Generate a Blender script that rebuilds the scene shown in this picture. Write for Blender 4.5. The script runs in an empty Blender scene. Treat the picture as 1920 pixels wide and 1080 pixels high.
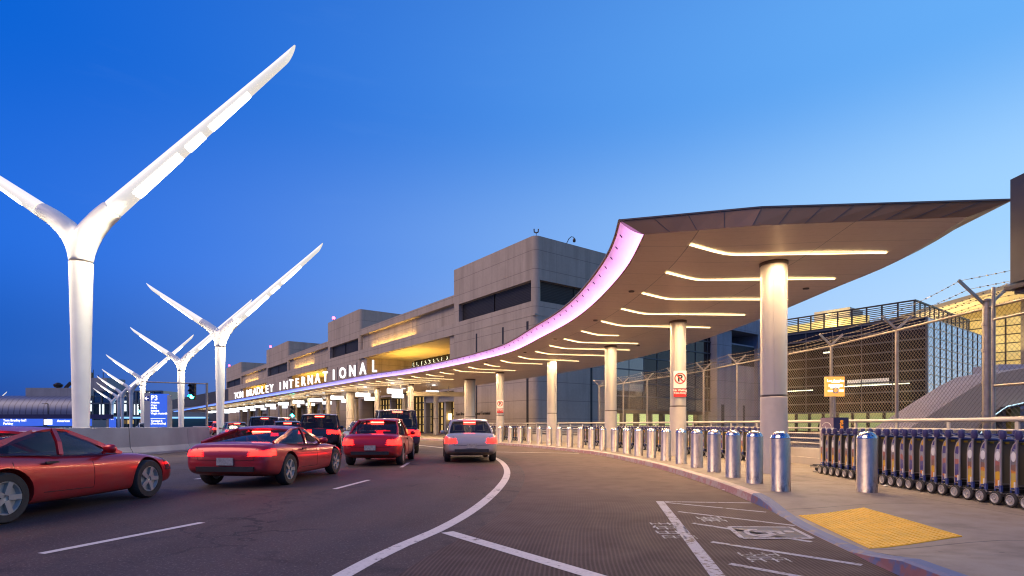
import bpy, bmesh, math, random
from mathutils import Vector, Matrix, noise as mnoise
random.seed(7)
S = bpy.context.scene
COL = S.collection
PI = math.pi
R = math.radians

# ------------------------------------------------------------------ mesh builder
class MB:
    def __init__(s):
        s.v = []; s.f = []; s.m = []; s.uv = []
    def add(s, vs, fs, mat=0, uvs=None):
        o = len(s.v)
        s.v += [tuple(p) for p in vs]
        s.uv += list(uvs) if uvs else [(0.0, 0.0)] * len(vs)
        s.f += [tuple(i + o for i in f) for f in fs]
        s.m += [mat] * len(fs)
        return s
    def box(s, c, d, mat=0, M=None):
        x, y, z = d[0] / 2, d[1] / 2, d[2] / 2
        vs = [Vector((a * x, b * y, e * z)) for e in (-1, 1) for b in (-1, 1) for a in (-1, 1)]
        if M is not None: vs = [M @ p for p in vs]
        vs = [p + Vector(c) for p in vs]
        return s.add(vs, [(0, 2, 3, 1), (4, 5, 7, 6), (0, 1, 5, 4), (2, 6, 7, 3), (0, 4, 6, 2), (1, 3, 7, 5)], mat)
    def bar(s, a, b, w, h, mat=0, up=(0, 0, 1)):
        a = Vector(a); b = Vector(b); d = (b - a); L = d.length; d.normalize()
        sd = d.cross(Vector(up))
        if sd.length < 1e-4: sd = Vector((1, 0, 0))
        sd.normalize(); u = sd.cross(d)
        M = Matrix((sd, d, u)).transposed()
        return s.box((a + b) / 2, (w, L, h), mat, M)
    def tube(s, pts, r, n=8, mat=0, caps=True, closed=False):
        pts = [Vector(p) for p in pts]; k = len(pts)
        rs = r if isinstance(r, (list, tuple)) else [r] * k
        vs = []; fs = []; ref = None
        for i, p in enumerate(pts):
            if closed: t = pts[(i + 1) % k] - pts[i - 1]
            elif i == 0: t = pts[1] - p
            elif i == k - 1: t = p - pts[i - 1]
            else: t = (pts[i + 1] - p).normalized() + (p - pts[i - 1]).normalized()
            t.normalize()
            if ref is None:
                ref = Vector((0, 0, 1)) if abs(t.z) < .9 else Vector((0, 1, 0))
            a = t.cross(ref)
            if a.length < 1e-5: a = t.cross(Vector((1, 0, 0)))
            a.normalize(); b = t.cross(a); ref = -b if (-b).dot(ref) > b.dot(ref) else b
            b = t.cross(a)
            for j in range(n):
                q = 2 * PI * (j + .5) / n
                vs.append(p + rs[i] * (math.cos(q) * a + math.sin(q) * b))
        for i in range(k if closed else k - 1):
            i2 = (i + 1) % k
            for j in range(n):
                fs.append((i * n + j, i * n + (j + 1) % n, i2 * n + (j + 1) % n, i2 * n + j))
        if caps and not closed:
            fs.append(tuple(range(n))[::-1]); fs.append(tuple(range((k - 1) * n, k * n)))
        return s.add(vs, fs, mat)
    def lathe(s, prof, n=24, c=(0, 0, 0), mat=0, axis='z', caps=True):
        if tuple(prof[0]) == tuple(prof[-1]): caps = False
        vs = []; fs = []; k = len(prof)
        for (r, z) in prof:
            for j in range(n):
                q = 2 * PI * j / n
                x, y = r * math.cos(q), r * math.sin(q)
                p = (x, y, z) if axis == 'z' else ((z, x, y) if axis == 'x' else (x, z, y))
                vs.append((p[0] + c[0], p[1] + c[1], p[2] + c[2]))
        for i in range(k - 1):
            for j in range(n):
                fs.append((i * n + j, i * n + (j + 1) % n, (i + 1) * n + (j + 1) % n, (i + 1) * n + j))
        if caps and prof[0][0] > 1e-6: fs.append(tuple(range(n))[::-1])
        if caps and prof[-1][0] > 1e-6: fs.append(tuple(range((k - 1) * n, k * n)))
        return s.add(vs, fs, mat)
    def prism(s, poly, z0, z1, mat=0):
        n = len(poly)
        vs = [(p[0], p[1], z0) for p in poly] + [(p[0], p[1], z1) for p in poly]
        fs = [tuple(range(n))[::-1], tuple(range(n, 2 * n))] + [(i, (i + 1) % n, (i + 1) % n + n, i + n) for i in range(n)]
        return s.add(vs, fs, mat)
    def loft(s, rings, mat=0, caps=True, closed=True):
        n = len(rings[0]); vs = [p for r in rings for p in r]; fs = []
        for i in range(len(rings) - 1):
            for j in range(n if closed else n - 1):
                fs.append((i * n + j, i * n + (j + 1) % n, (i + 1) * n + (j + 1) % n, (i + 1) * n + j))
        if caps:
            fs.append(tuple(range(n))[::-1]); fs.append(tuple(range((len(rings) - 1) * n, len(rings) * n)))
        return s.add(vs, fs, mat)
    def grid(s, rows, mat=0, uvs=None):
        n = len(rows[0]); vs = [p for r in rows for p in r]
        u = [p for r in uvs for p in r] if uvs else None
        fs = [(i * n + j, i * n + j + 1, (i + 1) * n + j + 1, (i + 1) * n + j) for i in range(len(rows) - 1) for j in range(n - 1)]
        return s.add(vs, fs, mat, u)
    def mesh(s, name, mats, smooth=None, recalc=True):
        me = bpy.data.meshes.new(name)
        me.from_pydata(s.v, [], s.f)
        for m in (mats if isinstance(mats, (list, tuple)) else [mats]): me.materials.append(m)
        me.polygons.foreach_set('material_index', s.m)
        ul = me.uv_layers.new(name='UVMap')
        li = [0] * len(me.loops); me.loops.foreach_get('vertex_index', li)
        fl = []
        for i in li: fl += s.uv[i]
        ul.data.foreach_set('uv', fl)
        if recalc:
            bm = bmesh.new(); bm.from_mesh(me); bmesh.ops.recalc_face_normals(bm, faces=bm.faces); bm.to_mesh(me); bm.free()
        if smooth:
            me.polygons.foreach_set('use_smooth', [True] * len(me.polygons))
            me.set_sharp_from_angle(angle=R(smooth))
        me.update()
        return me
    def each(s, name, mats, parent=None, smooth=None, post=None):
        """one object per connected piece"""
        par = list(range(len(s.v)))
        def find(i):
            while par[i] != i: par[i] = par[par[i]]; i = par[i]
            return i
        for f in s.f:
            r = find(f[0])
            for i in f[1:]: par[find(i)] = r
        grp = {}
        for k, f in enumerate(s.f): grp.setdefault(find(f[0]), []).append(k)
        out = []
        for ks in grp.values():
            used = sorted({i for k in ks for i in s.f[k]}); mp = {o: n for n, o in enumerate(used)}
            m = MB(); m.add([s.v[i] for i in used], [tuple(mp[i] for i in s.f[k]) for k in ks], 0, [s.uv[i] for i in used]); m.m = [s.m[k] for k in ks]
            o = m.build(name, mats, parent, smooth)
            if post: post(o)
            out.append(o)
        return out
    def build(s, name, mats, parent=None, smooth=None, loc=None, recalc=True):
        return link(name, s.mesh(name, mats, smooth, recalc), parent, loc)

def link(name, me, parent=None, loc=None):
    o = bpy.data.objects.new(name, me); COL.objects.link(o)
    if parent: o.parent = parent
    if loc: o.location = loc
    return o
def tag(o, label=None, cat=None, group=None, kind=None):
    if label: o['label'] = label
    if cat: o['category'] = cat
    if group: o['group'] = group
    if kind: o['kind'] = kind
    return o
def thing(name, label, cat, loc=(0, 0, 0), rz=0, group=None):
    o = bpy.data.objects.new(name, None); COL.objects.link(o)
    o.location = loc; o.rotation_euler = (0, 0, rz); o.empty_display_size = .2
    return tag(o, label, cat, group)
def struct(o): return tag(o, kind='structure')
def dup(root, loc, rz=0, label=None, scale=None):
    r = root.copy(); COL.objects.link(r); r.location = loc; r.rotation_euler = (0, 0, rz)
    if scale: r.scale = scale
    if label: r['label'] = label
    for ch in list(root.children):
        c = ch.copy(); COL.objects.link(c); c.parent = r
        for g in list(ch.children):
            d = g.copy(); COL.objects.link(d); d.parent = c
    return r
def bake(me, mods):
    """apply modifiers to a mesh, return the evaluated mesh"""
    o = bpy.data.objects.new('tmp', me); COL.objects.link(o)
    for typ, kw in mods:
        m = o.modifiers.new(typ, typ)
        for k, v in kw.items(): setattr(m, k, v)
    dg = bpy.context.evaluated_depsgraph_get(); dg.update()
    r = bpy.data.meshes.new_from_object(o.evaluated_get(dg))
    bpy.data.objects.remove(o)
    return r
def text_mesh(txt, size, depth=.01, bold=0.0, align='CENTER', space=1.0):
    cu = bpy.data.curves.new('txt', 'FONT'); cu.body = txt; cu.size = size; cu.extrude = depth / 2
    cu.offset = bold; cu.align_x = align; cu.align_y = 'CENTER'; cu.space_character = space; cu.resolution_u = 3
    o = bpy.data.objects.new('txt', cu); COL.objects.link(o)
    dg = bpy.context.evaluated_depsgraph_get(); dg.update()
    me = bpy.data.meshes.new_from_object(o.evaluated_get(dg))
    bpy.data.objects.remove(o); bpy.data.curves.remove(cu)
    return me
def text(name, txt, size, M, mat, parent=None, depth=.01, bold=0.0, align='CENTER', space=1.0):
    """flat text; local x right, y up, z out of the face; M is a 4x4"""
    me = text_mesh(txt, size, depth, bold, align, space); me.transform(M)
    me.materials.clear(); me.materials.append(mat)
    return link(name, me, parent)
def frame(o, right, up):
    r = Vector(right).normalized(); u = Vector(up).normalized(); n = r.cross(u)
    M = Matrix((r, u, n)).transposed().to_4x4(); M.translation = Vector(o)
    return M
def crom(pts, step=.5):
    """Catmull-Rom through 2-D/3-D points, resampled"""
    P = [Vector(p) for p in pts]
    P = [2 * P[0] - P[1]] + P + [2 * P[-1] - P[-2]]
    out = []
    for i in range(1, len(P) - 2):
        n = max(1, int((P[i + 1] - P[i]).length / step))
        for j in range(n):
            t = j / n
            a, b, c, d = P[i - 1], P[i], P[i + 1], P[i + 2]
            t0 = 0; t1 = max(1e-4, (b - a).length ** .5); t2 = t1 + max(1e-4, (c - b).length ** .5); t3 = t2 + max(1e-4, (d - c).length ** .5)
            x = t1 + (t2 - t1) * t
            A1 = a * ((t1 - x) / (t1 - t0)) + b * ((x - t0) / (t1 - t0))
            A2 = b * ((t2 - x) / (t2 - t1)) + c * ((x - t1) / (t2 - t1))
            A3 = c * ((t3 - x) / (t3 - t2)) + d * ((x - t2) / (t3 - t2))
            B1 = A1 * ((t2 - x) / (t2 - t0)) + A2 * ((x - t0) / (t2 - t0))
            B2 = A2 * ((t3 - x) / (t3 - t1)) + A3 * ((x - t1) / (t3 - t1))
            out.append(B1 * ((t2 - x) / (t2 - t1)) + B2 * ((x - t1) / (t2 - t1)))
    out.append(P[-2].copy())
    return out
def offs(path, d):
    """offset a 2-D path to its right-hand side (travelling away, +d = towards the pavement)"""
    out = []
    for i, p in enumerate(path):
        a = path[max(0, i - 1)]; b = path[min(len(path) - 1, i + 1)]
        t = (Vector(b[:2]) - Vector(a[:2])).normalized()
        out.append(Vector((p[0] + t.y * d, p[1] - t.x * d)))
    return out
def arclen(path):
    s = [0]
    for i in range(1, len(path)): s.append(s[-1] + (path[i] - path[i - 1]).length)
    return s
def at_s(path, S_, s):
    for i in range(1, len(path)):
        if S_[i] >= s or i == len(path) - 1:
            t = (s - S_[i - 1]) / max(1e-6, S_[i] - S_[i - 1])
            d = (path[i] - path[i - 1]).normalized()
            return path[i - 1].lerp(path[i], t), d
def at_y(path, y):
    for i in range(1, len(path)):
        if path[i][1] >= y:
            t = (y - path[i - 1][1]) / max(1e-6, path[i][1] - path[i - 1][1])
            return path[i - 1].lerp(path[i], t), (path[i] - path[i - 1]).normalized()
    return path[-1], (path[-1] - path[-2]).normalized()
ONES = 'zeroth first second third fourth fifth sixth seventh eighth ninth tenth eleventh twelfth thirteenth fourteenth fifteenth sixteenth seventeenth eighteenth nineteenth'.split()
TENS = {2: ('twentieth', 'twenty'), 3: ('thirtieth', 'thirty'), 4: ('fortieth', 'forty'), 5: ('fiftieth', 'fifty'), 6: ('sixtieth', 'sixty')}
def nth(n):
    if n < 20: return ONES[n]
    a, b = divmod(n, 10)
    return TENS[a][0] if b == 0 else TENS[a][1] + '-' + ONES[b]

# ------------------------------------------------------------------ materials
def nodes(name):
    m = bpy.data.materials.new(name); m.use_nodes = True
    nt = m.node_tree; b = nt.nodes['Principled BSDF']
    return m, nt, b
def N(nt, typ, **kw):
    n = nt.nodes.new(typ)
    for k, v in kw.items():
        if k.startswith('i_'):
            n.inputs[int(k[2:])].default_value = v
        else: setattr(n, k, v)
    return n
def MA(nt, op, a, b=None, c=None, clamp=False):
    n = nt.nodes.new('ShaderNodeMath'); n.operation = op; n.use_clamp = clamp
    for i, x in enumerate((a, b, c)):
        if x is None: continue
        if isinstance(x, (int, float)): n.inputs[i].default_value = x
        else: nt.links.new(x, n.inputs[i])
    return n.outputs[0]
def MIX(nt, fac, a, b, blend='MIX'):
    n = nt.nodes.new('ShaderNodeMix'); n.data_type = 'RGBA'; n.blend_type = blend
    for k, x in ((0, fac), (6, a), (7, b)):
        if isinstance(x, (int, float)): n.inputs[k].default_value = x
        elif isinstance(x, tuple): n.inputs[k].default_value = (*x[:3], 1)
        else: nt.links.new(x, n.inputs[k])
    return n.outputs[2]
def noise(nt, vec, scale, detail=4, rough=.55):
    n = N(nt, 'ShaderNodeTexNoise'); n.inputs['Scale'].default_value = scale; n.inputs['Detail'].default_value = detail
    n.inputs['Roughness'].default_value = rough
    if vec is not None: nt.links.new(vec, n.inputs['Vector'])
    return n.outputs['Fac']
def pos(nt): return N(nt, 'ShaderNodeNewGeometry').outputs['Position']
def scaled(nt, v, s):
    n = N(nt, 'ShaderNodeVectorMath', operation='MULTIPLY'); nt.links.new(v, n.inputs[0]); n.inputs[1].default_value = s
    return n.outputs[0]
def bump(nt, b, h, strength, dist=.02):
    n = N(nt, 'ShaderNodeBump'); n.inputs['Strength'].default_value = strength; n.inputs['Distance'].default_value = dist
    nt.links.new(h, n.inputs['Height']); nt.links.new(n.outputs[0], b.inputs['Normal'])
def remap(nt, x, a, b, c, d):
    n = N(nt, 'ShaderNodeMapRange'); nt.links.new(x, n.inputs[0])
    for i, v in enumerate((a, b, c, d)): n.inputs[i + 1].default_value = v
    return n.outputs[0]
def plain(name, col, rough=.5, metal=0., var=.15, vs=3., bmp=0., bs=40., coat=0.):
    m, nt, b = nodes(name); p = pos(nt)
    f = noise(nt, p, vs)
    lo = tuple(c * (1 - var) for c in col); hi = tuple(min(1, c * (1 + var)) for c in col)
    nt.links.new(MIX(nt, remap(nt, f, .3, .7, 0, 1), lo, hi), b.inputs['Base Color'])
    g = noise(nt, p, vs * 4)
    nt.links.new(remap(nt, g, .3, .7, max(.03, rough - .1), min(1, rough + .1)), b.inputs['Roughness'])
    b.inputs['Metallic'].default_value = metal
    b.inputs['Coat Weight'].default_value = coat
    if bmp: bump(nt, b, noise(nt, p, bs), bmp, .01)
    return m
def glow(name, col, strength, base=(.8, .8, .8)):
    m, nt, b = nodes(name)
    b.inputs['Base Color'].default_value = (*base, 1)
    b.inputs['Emission Color'].default_value = (*col, 1); b.inputs['Emission Strength'].default_value = strength
    b.inputs['Roughness'].default_value = .4
    return m

DH = Vector((-.6, .8)); NH = Vector((.8, .6))          # along the terminal / into the terminal
def TP(s, off): return Vector((NH.x * off + DH.x * s, NH.y * off + DH.y * s))

def asphalt(name, c1, c2, seed=0):
    m, nt, b = nodes(name); p = pos(nt)
    f1 = noise(nt, p, .35, 5); f2 = noise(nt, p, 42, 3, .75); f3 = noise(nt, scaled(nt, p, (.9, .12, 1)), 1.3, 4)
    c = MIX(nt, remap(nt, f1, .3, .7, 0, 1), c1, c2)
    c = MIX(nt, remap(nt, f3, .45, .75, 0, .45), c, tuple(x * .62 for x in c1))
    if seed:                                             # wheel tracks, oil drips and sealed cracks following the lanes
        sx = N(nt, 'ShaderNodeSeparateXYZ'); nt.links.new(N(nt, 'ShaderNodeUVMap').outputs[0], sx.inputs[0])
        u = MA(nt, 'ADD', sx.outputs[0], MA(nt, 'MULTIPLY', noise(nt, p, .3, 3), .5))
        w = MA(nt, 'COSINE', MA(nt, 'MULTIPLY', u, 2 * PI / 1.7)); st = noise(nt, p, 1.1, 4)
        c = MIX(nt, MA(nt, 'MULTIPLY', remap(nt, w, 0, 1, 0, 1), remap(nt, st, .3, .7, .15, .5)), c, tuple(x * .55 for x in c1))
        oil = MA(nt, 'MULTIPLY', remap(nt, MA(nt, 'COSINE', MA(nt, 'MULTIPLY', MA(nt, 'ADD', u, .85), 2 * PI / 3.4)), .6, 1, 0, 1), remap(nt, noise(nt, p, 2.3, 6, .65), .5, .66, 0, .8))
        c = MIX(nt, oil, c, (.016, .013, .012))
        vo = N(nt, 'ShaderNodeTexVoronoi', feature='DISTANCE_TO_EDGE'); vo.inputs['Scale'].default_value = .23
        wv = N(nt, 'ShaderNodeVectorMath', operation='ADD'); nz = N(nt, 'ShaderNodeTexNoise'); nz.inputs['Scale'].default_value = 1.6; nt.links.new(p, nz.inputs['Vector'])
        nt.links.new(p, wv.inputs[0]); nt.links.new(nz.outputs['Color'], wv.inputs[1]); nt.links.new(wv.outputs[0], vo.inputs['Vector'])
        c = MIX(nt, MA(nt, 'MULTIPLY', MA(nt, 'LESS_THAN', vo.outputs['Distance'], .006), remap(nt, f1, .4, .6, 0, .8)), c, (.018, .014, .013))
    c = MIX(nt, remap(nt, f2, .56, .7, 0, .8), c, (.23, .185, .165))
    c = MIX(nt, remap(nt, f2, .25, .44, .75, 0), c, (.015, .012, .012))
    nt.links.new(c, b.inputs['Base Color'])
    nt.links.new(remap(nt, f1, .3, .7, .62, .85), b.inputs['Roughness']); b.inputs['Specular IOR Level'].default_value = .35
    bump(nt, b, f2, .55, .006)
    return m
M_ground = asphalt('ground asphalt', (.055, .05, .05), (.075, .068, .065))
M_road = asphalt('road asphalt', (.06, .04, .034), (.098, .064, .053), 1)

def mk_groove():
    m, nt, b = nodes('grooved concrete'); p = pos(nt)
    uv = N(nt, 'ShaderNodeUVMap').outputs[0]
    sx = N(nt, 'ShaderNodeSeparateXYZ'); nt.links.new(uv, sx.inputs[0])
    wob = noise(nt, scaled(nt, p, (1, .3, 1)), 2.0, 2)
    u = MA(nt, 'ADD', sx.outputs[0], MA(nt, 'MULTIPLY', wob, .02))
    w = MA(nt, 'SINE', MA(nt, 'MULTIPLY', u, 2 * PI / .042))
    big = noise(nt, p, .5, 5); med = noise(nt, p, 2.4, 6)
    # the grooves fade out on the older slabs far along the kerb
    fade = remap(nt, MA(nt, 'ADD', sx.outputs[1], MA(nt, 'MULTIPLY', med, 5.)), 7, 13, 1, .06)
    worn = MA(nt, 'MULTIPLY', fade, remap(nt, med, .3, .65, .55, 1))
    g = MA(nt, 'MULTIPLY', remap(nt, w, -.2, .6, 1, 0), worn)
    c = MIX(nt, remap(nt, big, .3, .7, 0, 1), (.1, .066, .056), (.138, .092, .077))
    c = MIX(nt, remap(nt, med, .5, .75, 0, .3), c, (.08, .053, .045))
    c = MIX(nt, MA(nt, 'MULTIPLY', g, .7), c, (.028, .02, .017))
    nt.links.new(c, b.inputs['Base Color'])
    nt.links.new(remap(nt, med, .3, .7, .7, .85), b.inputs['Roughness']); b.inputs['Specular IOR Level'].default_value = .2
    h = MA(nt, 'ADD', MA(nt, 'MULTIPLY', g, -.6), MA(nt, 'MULTIPLY', noise(nt, p, 50, 2), .5))
    bump(nt, b, h, .5, .008)
    return m
M_groove = mk_groove()

def mk_walk():
    m, nt, b = nodes('pavement concrete'); p = pos(nt)
    sx = N(nt, 'ShaderNodeSeparateXYZ'); nt.links.new(p, sx.inputs[0])
    big = noise(nt, p, .45, 6); med = noise(nt, p, 3.2, 6); fine = noise(nt, p, 90, 2)
    c = MIX(nt, remap(nt, big, .3, .7, 0, 1), (.25, .2, .155), (.335, .275, .21))
    c = MIX(nt, remap(nt, med, .5, .8, 0, .5), c, (.17, .135, .105))
    c = MIX(nt, remap(nt, fine, .55, .8, 0, .35), c, (.14, .12, .1))
    gum = N(nt, 'ShaderNodeTexVoronoi'); gum.inputs['Scale'].default_value = 2.6; nt.links.new(p, gum.inputs['Vector'])
    c = MIX(nt, MA(nt, 'MULTIPLY', MA(nt, 'LESS_THAN', gum.outputs['Distance'], .055), .6), c, (.07, .06, .05))
    c = MIX(nt, remap(nt, noise(nt, p, 1.1, 7, .65), .55, .68, 0, .5), c, (.14, .115, .09))
    wv = MA(nt, 'ADD', sx.outputs[1], MA(nt, 'MULTIPLY', sx.outputs[0], .07))
    l1 = MA(nt, 'LESS_THAN', MA(nt, 'ABSOLUTE', MA(nt, 'SUBTRACT', MA(nt, 'FRACT', MA(nt, 'MULTIPLY', MA(nt, 'ADD', wv, .55), 1 / 2.55)), .5)), .0045)
    l2 = MA(nt, 'LESS_THAN', MA(nt, 'ABSOLUTE', MA(nt, 'SUBTRACT', sx.outputs[0], 6.45)), .009)
    ln = MA(nt, 'MAXIMUM', l1, l2)
    c = MIX(nt, MA(nt, 'MULTIPLY', ln, .75), c, (.06, .05, .04))
    nt.links.new(c, b.inputs['Base Color'])
    nt.links.new(remap(nt, med, .3, .7, .55, .75), b.inputs['Roughness']); b.inputs['Specular IOR Level'].default_value = .35
    bump(nt, b, MA(nt, 'SUBTRACT', fine, MA(nt, 'MULTIPLY', ln, 2)), .25, .005)
    return m
M_walk = mk_walk()

def worn_paint(name, col, under, amount=.5, scale=9., uv=False):
    m, nt, b = nodes(name); p = pos(nt)
    f = noise(nt, p, scale, 7, .7); g = noise(nt, p, scale * .2, 3)
    t = MA(nt, 'ADD', f, MA(nt, 'MULTIPLY', MA(nt, 'SUBTRACT', g, .5), .5))
    k = remap(nt, t, amount - .04, amount + .04, 0, 1)
    c = MIX(nt, k, under, col)
    c = MIX(nt, remap(nt, noise(nt, p, scale * 3, 3), .5, .8, 0, .35), c, tuple(x * .6 for x in under))
    nt.links.new(c, b.inputs['Base Color']); b.inputs['Roughness'].default_value = .6
    bump(nt, b, f, .15, .004)
    return m
M_line = worn_paint('white road paint', (.66, .6, .54), (.16, .12, .1), .36)
M_line_faint = worn_paint('faded road paint', (.42, .42, .44), (.11, .085, .07), .47, 14)
M_line_blue = worn_paint('pale blue road paint', (.34, .34, .4), (.11, .075, .064), .42, 16)
M_blue_box = worn_paint('blue symbol ground', (.06, .075, .13), (.1, .08, .07), .45, 14)
M_kerb_red = worn_paint('worn red kerb paint', (.46, .23, .2), (.5, .39, .33), .5, 5)
M_kerb_top = worn_paint('worn kerb top paint', (.5, .36, .31), (.42, .36, .29), .5, 4)
M_kerb_blue = worn_paint('blue kerb paint', (.1, .135, .25), (.2, .17, .18), .4, 6)
M_kerb_blue_red = worn_paint('blue over red kerb paint', (.11, .14, .26), (.26, .12, .12), .52, 3.)
M_yellow = plain('yellow tactile plastic', (.82, .45, .02), .5, 0, .12, 5)
M_steel = None
def mk_steel():
    m, nt, b = nodes('brushed steel'); p = pos(nt)
    f = noise(nt, scaled(nt, p, (14, 14, 3)), 2.0, 5); d = noise(nt, p, 7, 3)
    sp = noise(nt, p, 55, 2)
    c = MIX(nt, remap(nt, f, .3, .7, 0, 1), (.5, .4, .3), (.64, .52, .4))
    c = MIX(nt, remap(nt, sp, .66, .74, 0, .5), c, (.25, .22, .19))
    sx = N(nt, 'ShaderNodeSeparateXYZ'); nt.links.new(p, sx.inputs[0])
    scuff = MA(nt, 'MULTIPLY', remap(nt, sx.outputs[2], .16, .5, .8, .12), remap(nt, noise(nt, scaled(nt, p, (9, 9, 4)), 1.4, 6, .7), .48, .62, 0, 1))
    c = MIX(nt, scuff, c, (.13, .1, .08))
    nt.links.new(c, b.inputs['Base Color']); b.inputs['Metallic'].default_value = 1
    nt.links.new(remap(nt, f, .3, .7, .36, .5), b.inputs['Roughness'])
    bump(nt, b, d, .2, .03)
    return m
M_steel = mk_steel()
M_steel_dome = plain('polished steel dome', (.6, .58, .57), .22, 1., .06, 6)
def mk_panel(name, c1, c2, dz=1.85, du=4.1, stain=.5, line=.55):
    """precast concrete panels: joints by height and along the two wall directions, streaky weathering"""
    m, nt, b = nodes(name); p = pos(nt)
    sx = N(nt, 'ShaderNodeSeparateXYZ'); nt.links.new(p, sx.inputs[0])
    u = MA(nt, 'ADD', MA(nt, 'MULTIPLY', sx.outputs[0], DH.x), MA(nt, 'MULTIPLY', sx.outputs[1], DH.y))
    v = MA(nt, 'ADD', MA(nt, 'MULTIPLY', sx.outputs[0], NH.x), MA(nt, 'MULTIPLY', sx.outputs[1], NH.y))
    def ln(x, per, w): return MA(nt, 'LESS_THAN', MA(nt, 'FRACT', MA(nt, 'MULTIPLY', x, 1 / per)), w / per)
    L = MA(nt, 'MAXIMUM', ln(sx.outputs[2], dz, .05), MA(nt, 'MULTIPLY', MA(nt, 'MAXIMUM', ln(u, du, .05), ln(v, du, .05)), .5))
    st = noise(nt, scaled(nt, p, (.9, .9, .07)), 1.0, 6, .6); f = noise(nt, p, .35, 5); g = noise(nt, p, 4, 5)
    c = MIX(nt, remap(nt, f, .3, .7, 0, 1), c1, c2)
    c = MIX(nt, remap(nt, st, .48, .72, 0, stain), c, tuple(x * .5 for x in c1))
    c = MIX(nt, remap(nt, g, .4, .8, 0, .25), c, tuple(x * .7 for x in c1))
    c = MIX(nt, MA(nt, 'MULTIPLY', L, line), c, (.05, .045, .045))
    nt.links.new(c, b.inputs['Base Color']); b.inputs['Roughness'].default_value = .8
    bump(nt, b, MA(nt, 'SUBTRACT', g, MA(nt, 'MULTIPLY', L, 2)), .3, .03)
    return m
M_conc = mk_panel('terminal concrete', (.43, .345, .25), (.5, .405, .3))
M_conc2 = mk_panel('pier concrete', (.3, .29, .29), (.38, .37, .37), 2.4, 3.)
M_soff_y = plain('warm painted soffit', (.62, .52, .33), .6, 0, .1, .5)
def mk_louvre():
    m, nt, b = nodes('dark louvre'); p = pos(nt)
    sx = N(nt, 'ShaderNodeSeparateXYZ'); nt.links.new(p, sx.inputs[0])
    w = MA(nt, 'FRACT', MA(nt, 'MULTIPLY', sx.outputs[2], 1 / .16))
    c = MIX(nt, w, (.006, .006, .007), (.05, .045, .045))
    nt.links.new(c, b.inputs['Base Color']); b.inputs['Roughness'].default_value = .5
    bump(nt, b, w, .8, .05)
    return m
M_louvre = mk_louvre()
M_white = plain('white lamp paint', (.82, .8, .75), .38, 0, .05, 1.5)
M_wire = plain('fence wire', (.26, .21, .15), .45, .8, .15, 9)
M_barrier = plain('barrier concrete', (.3, .28, .3), .75, 0, .2, .8, .2, 30)
M_column = plain('column cladding', (.6, .54, .46), .38, .3, .04, .5)
M_column_base = plain('column base paint', (.6, .53, .46), .45, 0, .08, 2.5, .05, 12)
M_collar = plain('column collar', (.17, .13, .1), .4, .6, .1, 3)
M_cap_end = plain('canopy edge cladding', (.4, .22, .11), .38, .3, .08, .8)
M_rooftop = plain('canopy roof membrane', (.3, .29, .29), .8, 0, .15, .6)
def mk_soffit():
    m, nt, b = nodes('canopy soffit panels'); p = pos(nt)
    uv = N(nt, 'ShaderNodeUVMap').outputs[0]
    sx = N(nt, 'ShaderNodeSeparateXYZ'); nt.links.new(uv, sx.inputs[0])
    u, v = sx.outputs[0], sx.outputs[1]
    def ln(x, per, w, o=0.): return MA(nt, 'LESS_THAN', MA(nt, 'FRACT', MA(nt, 'ADD', MA(nt, 'MULTIPLY', x, 1 / per), o)), w / per)
    near = MA(nt, 'LESS_THAN', u, 1.06)
    L = MA(nt, 'MAXIMUM', ln(v, 1.05, .012, .3), MA(nt, 'MULTIPLY', ln(v, .35, .006), .45))
    L = MA(nt, 'MAXIMUM', L, MA(nt, 'LESS_THAN', MA(nt, 'ABSOLUTE', MA(nt, 'SUBTRACT', u, 1.05)), .012))
    L = MA(nt, 'MAXIMUM', L, MA(nt, 'LESS_THAN', MA(nt, 'ABSOLUTE', MA(nt, 'SUBTRACT', u, 3.9)), .01))
    f = noise(nt, p, .6, 4); g = noise(nt, p, 9, 3)
    c = MIX(nt, remap(nt, f, .3, .7, 0, 1), (.74, .6, .48), (.8, .66, .54))
    c = MIX(nt, remap(nt, g, .5, .8, 0, .2), c, (.6, .48, .38))
    c = MIX(nt, MA(nt, 'MULTIPLY', L, .6), c, (.12, .09, .07))
    nt.links.new(c, b.inputs['Base Color']); b.inputs['Metallic'].default_value = .12
    nt.links.new(remap(nt, g, .3, .7, .34, .46), b.inputs['Roughness'])
    bump(nt, b, MA(nt, 'MULTIPLY', L, -1), .3, .01)
    return m
M_soffit = mk_soffit()
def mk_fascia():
    """fascia with its LED wash put into the emission, pink to violet-blue along its length"""
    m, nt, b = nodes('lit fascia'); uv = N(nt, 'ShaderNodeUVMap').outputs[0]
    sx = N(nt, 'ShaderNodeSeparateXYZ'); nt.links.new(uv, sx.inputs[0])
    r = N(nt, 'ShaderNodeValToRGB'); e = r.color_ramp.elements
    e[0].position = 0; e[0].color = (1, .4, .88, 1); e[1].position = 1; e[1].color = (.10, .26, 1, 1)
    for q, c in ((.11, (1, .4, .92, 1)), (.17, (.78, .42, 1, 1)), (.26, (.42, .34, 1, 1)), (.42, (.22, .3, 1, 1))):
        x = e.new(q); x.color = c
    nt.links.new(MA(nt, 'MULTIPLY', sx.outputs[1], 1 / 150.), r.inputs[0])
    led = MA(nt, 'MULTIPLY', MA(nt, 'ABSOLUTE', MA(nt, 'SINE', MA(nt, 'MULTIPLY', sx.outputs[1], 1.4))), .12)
    st = MA(nt, 'ADD', remap(nt, sx.outputs[0], .1, .85, .5, 1.9), led)  # wash gradient painted into the emission, dimmer towards the top edge
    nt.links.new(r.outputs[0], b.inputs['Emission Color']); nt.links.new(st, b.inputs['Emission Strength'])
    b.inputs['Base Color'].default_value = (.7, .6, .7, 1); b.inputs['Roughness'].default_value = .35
    return m
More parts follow.
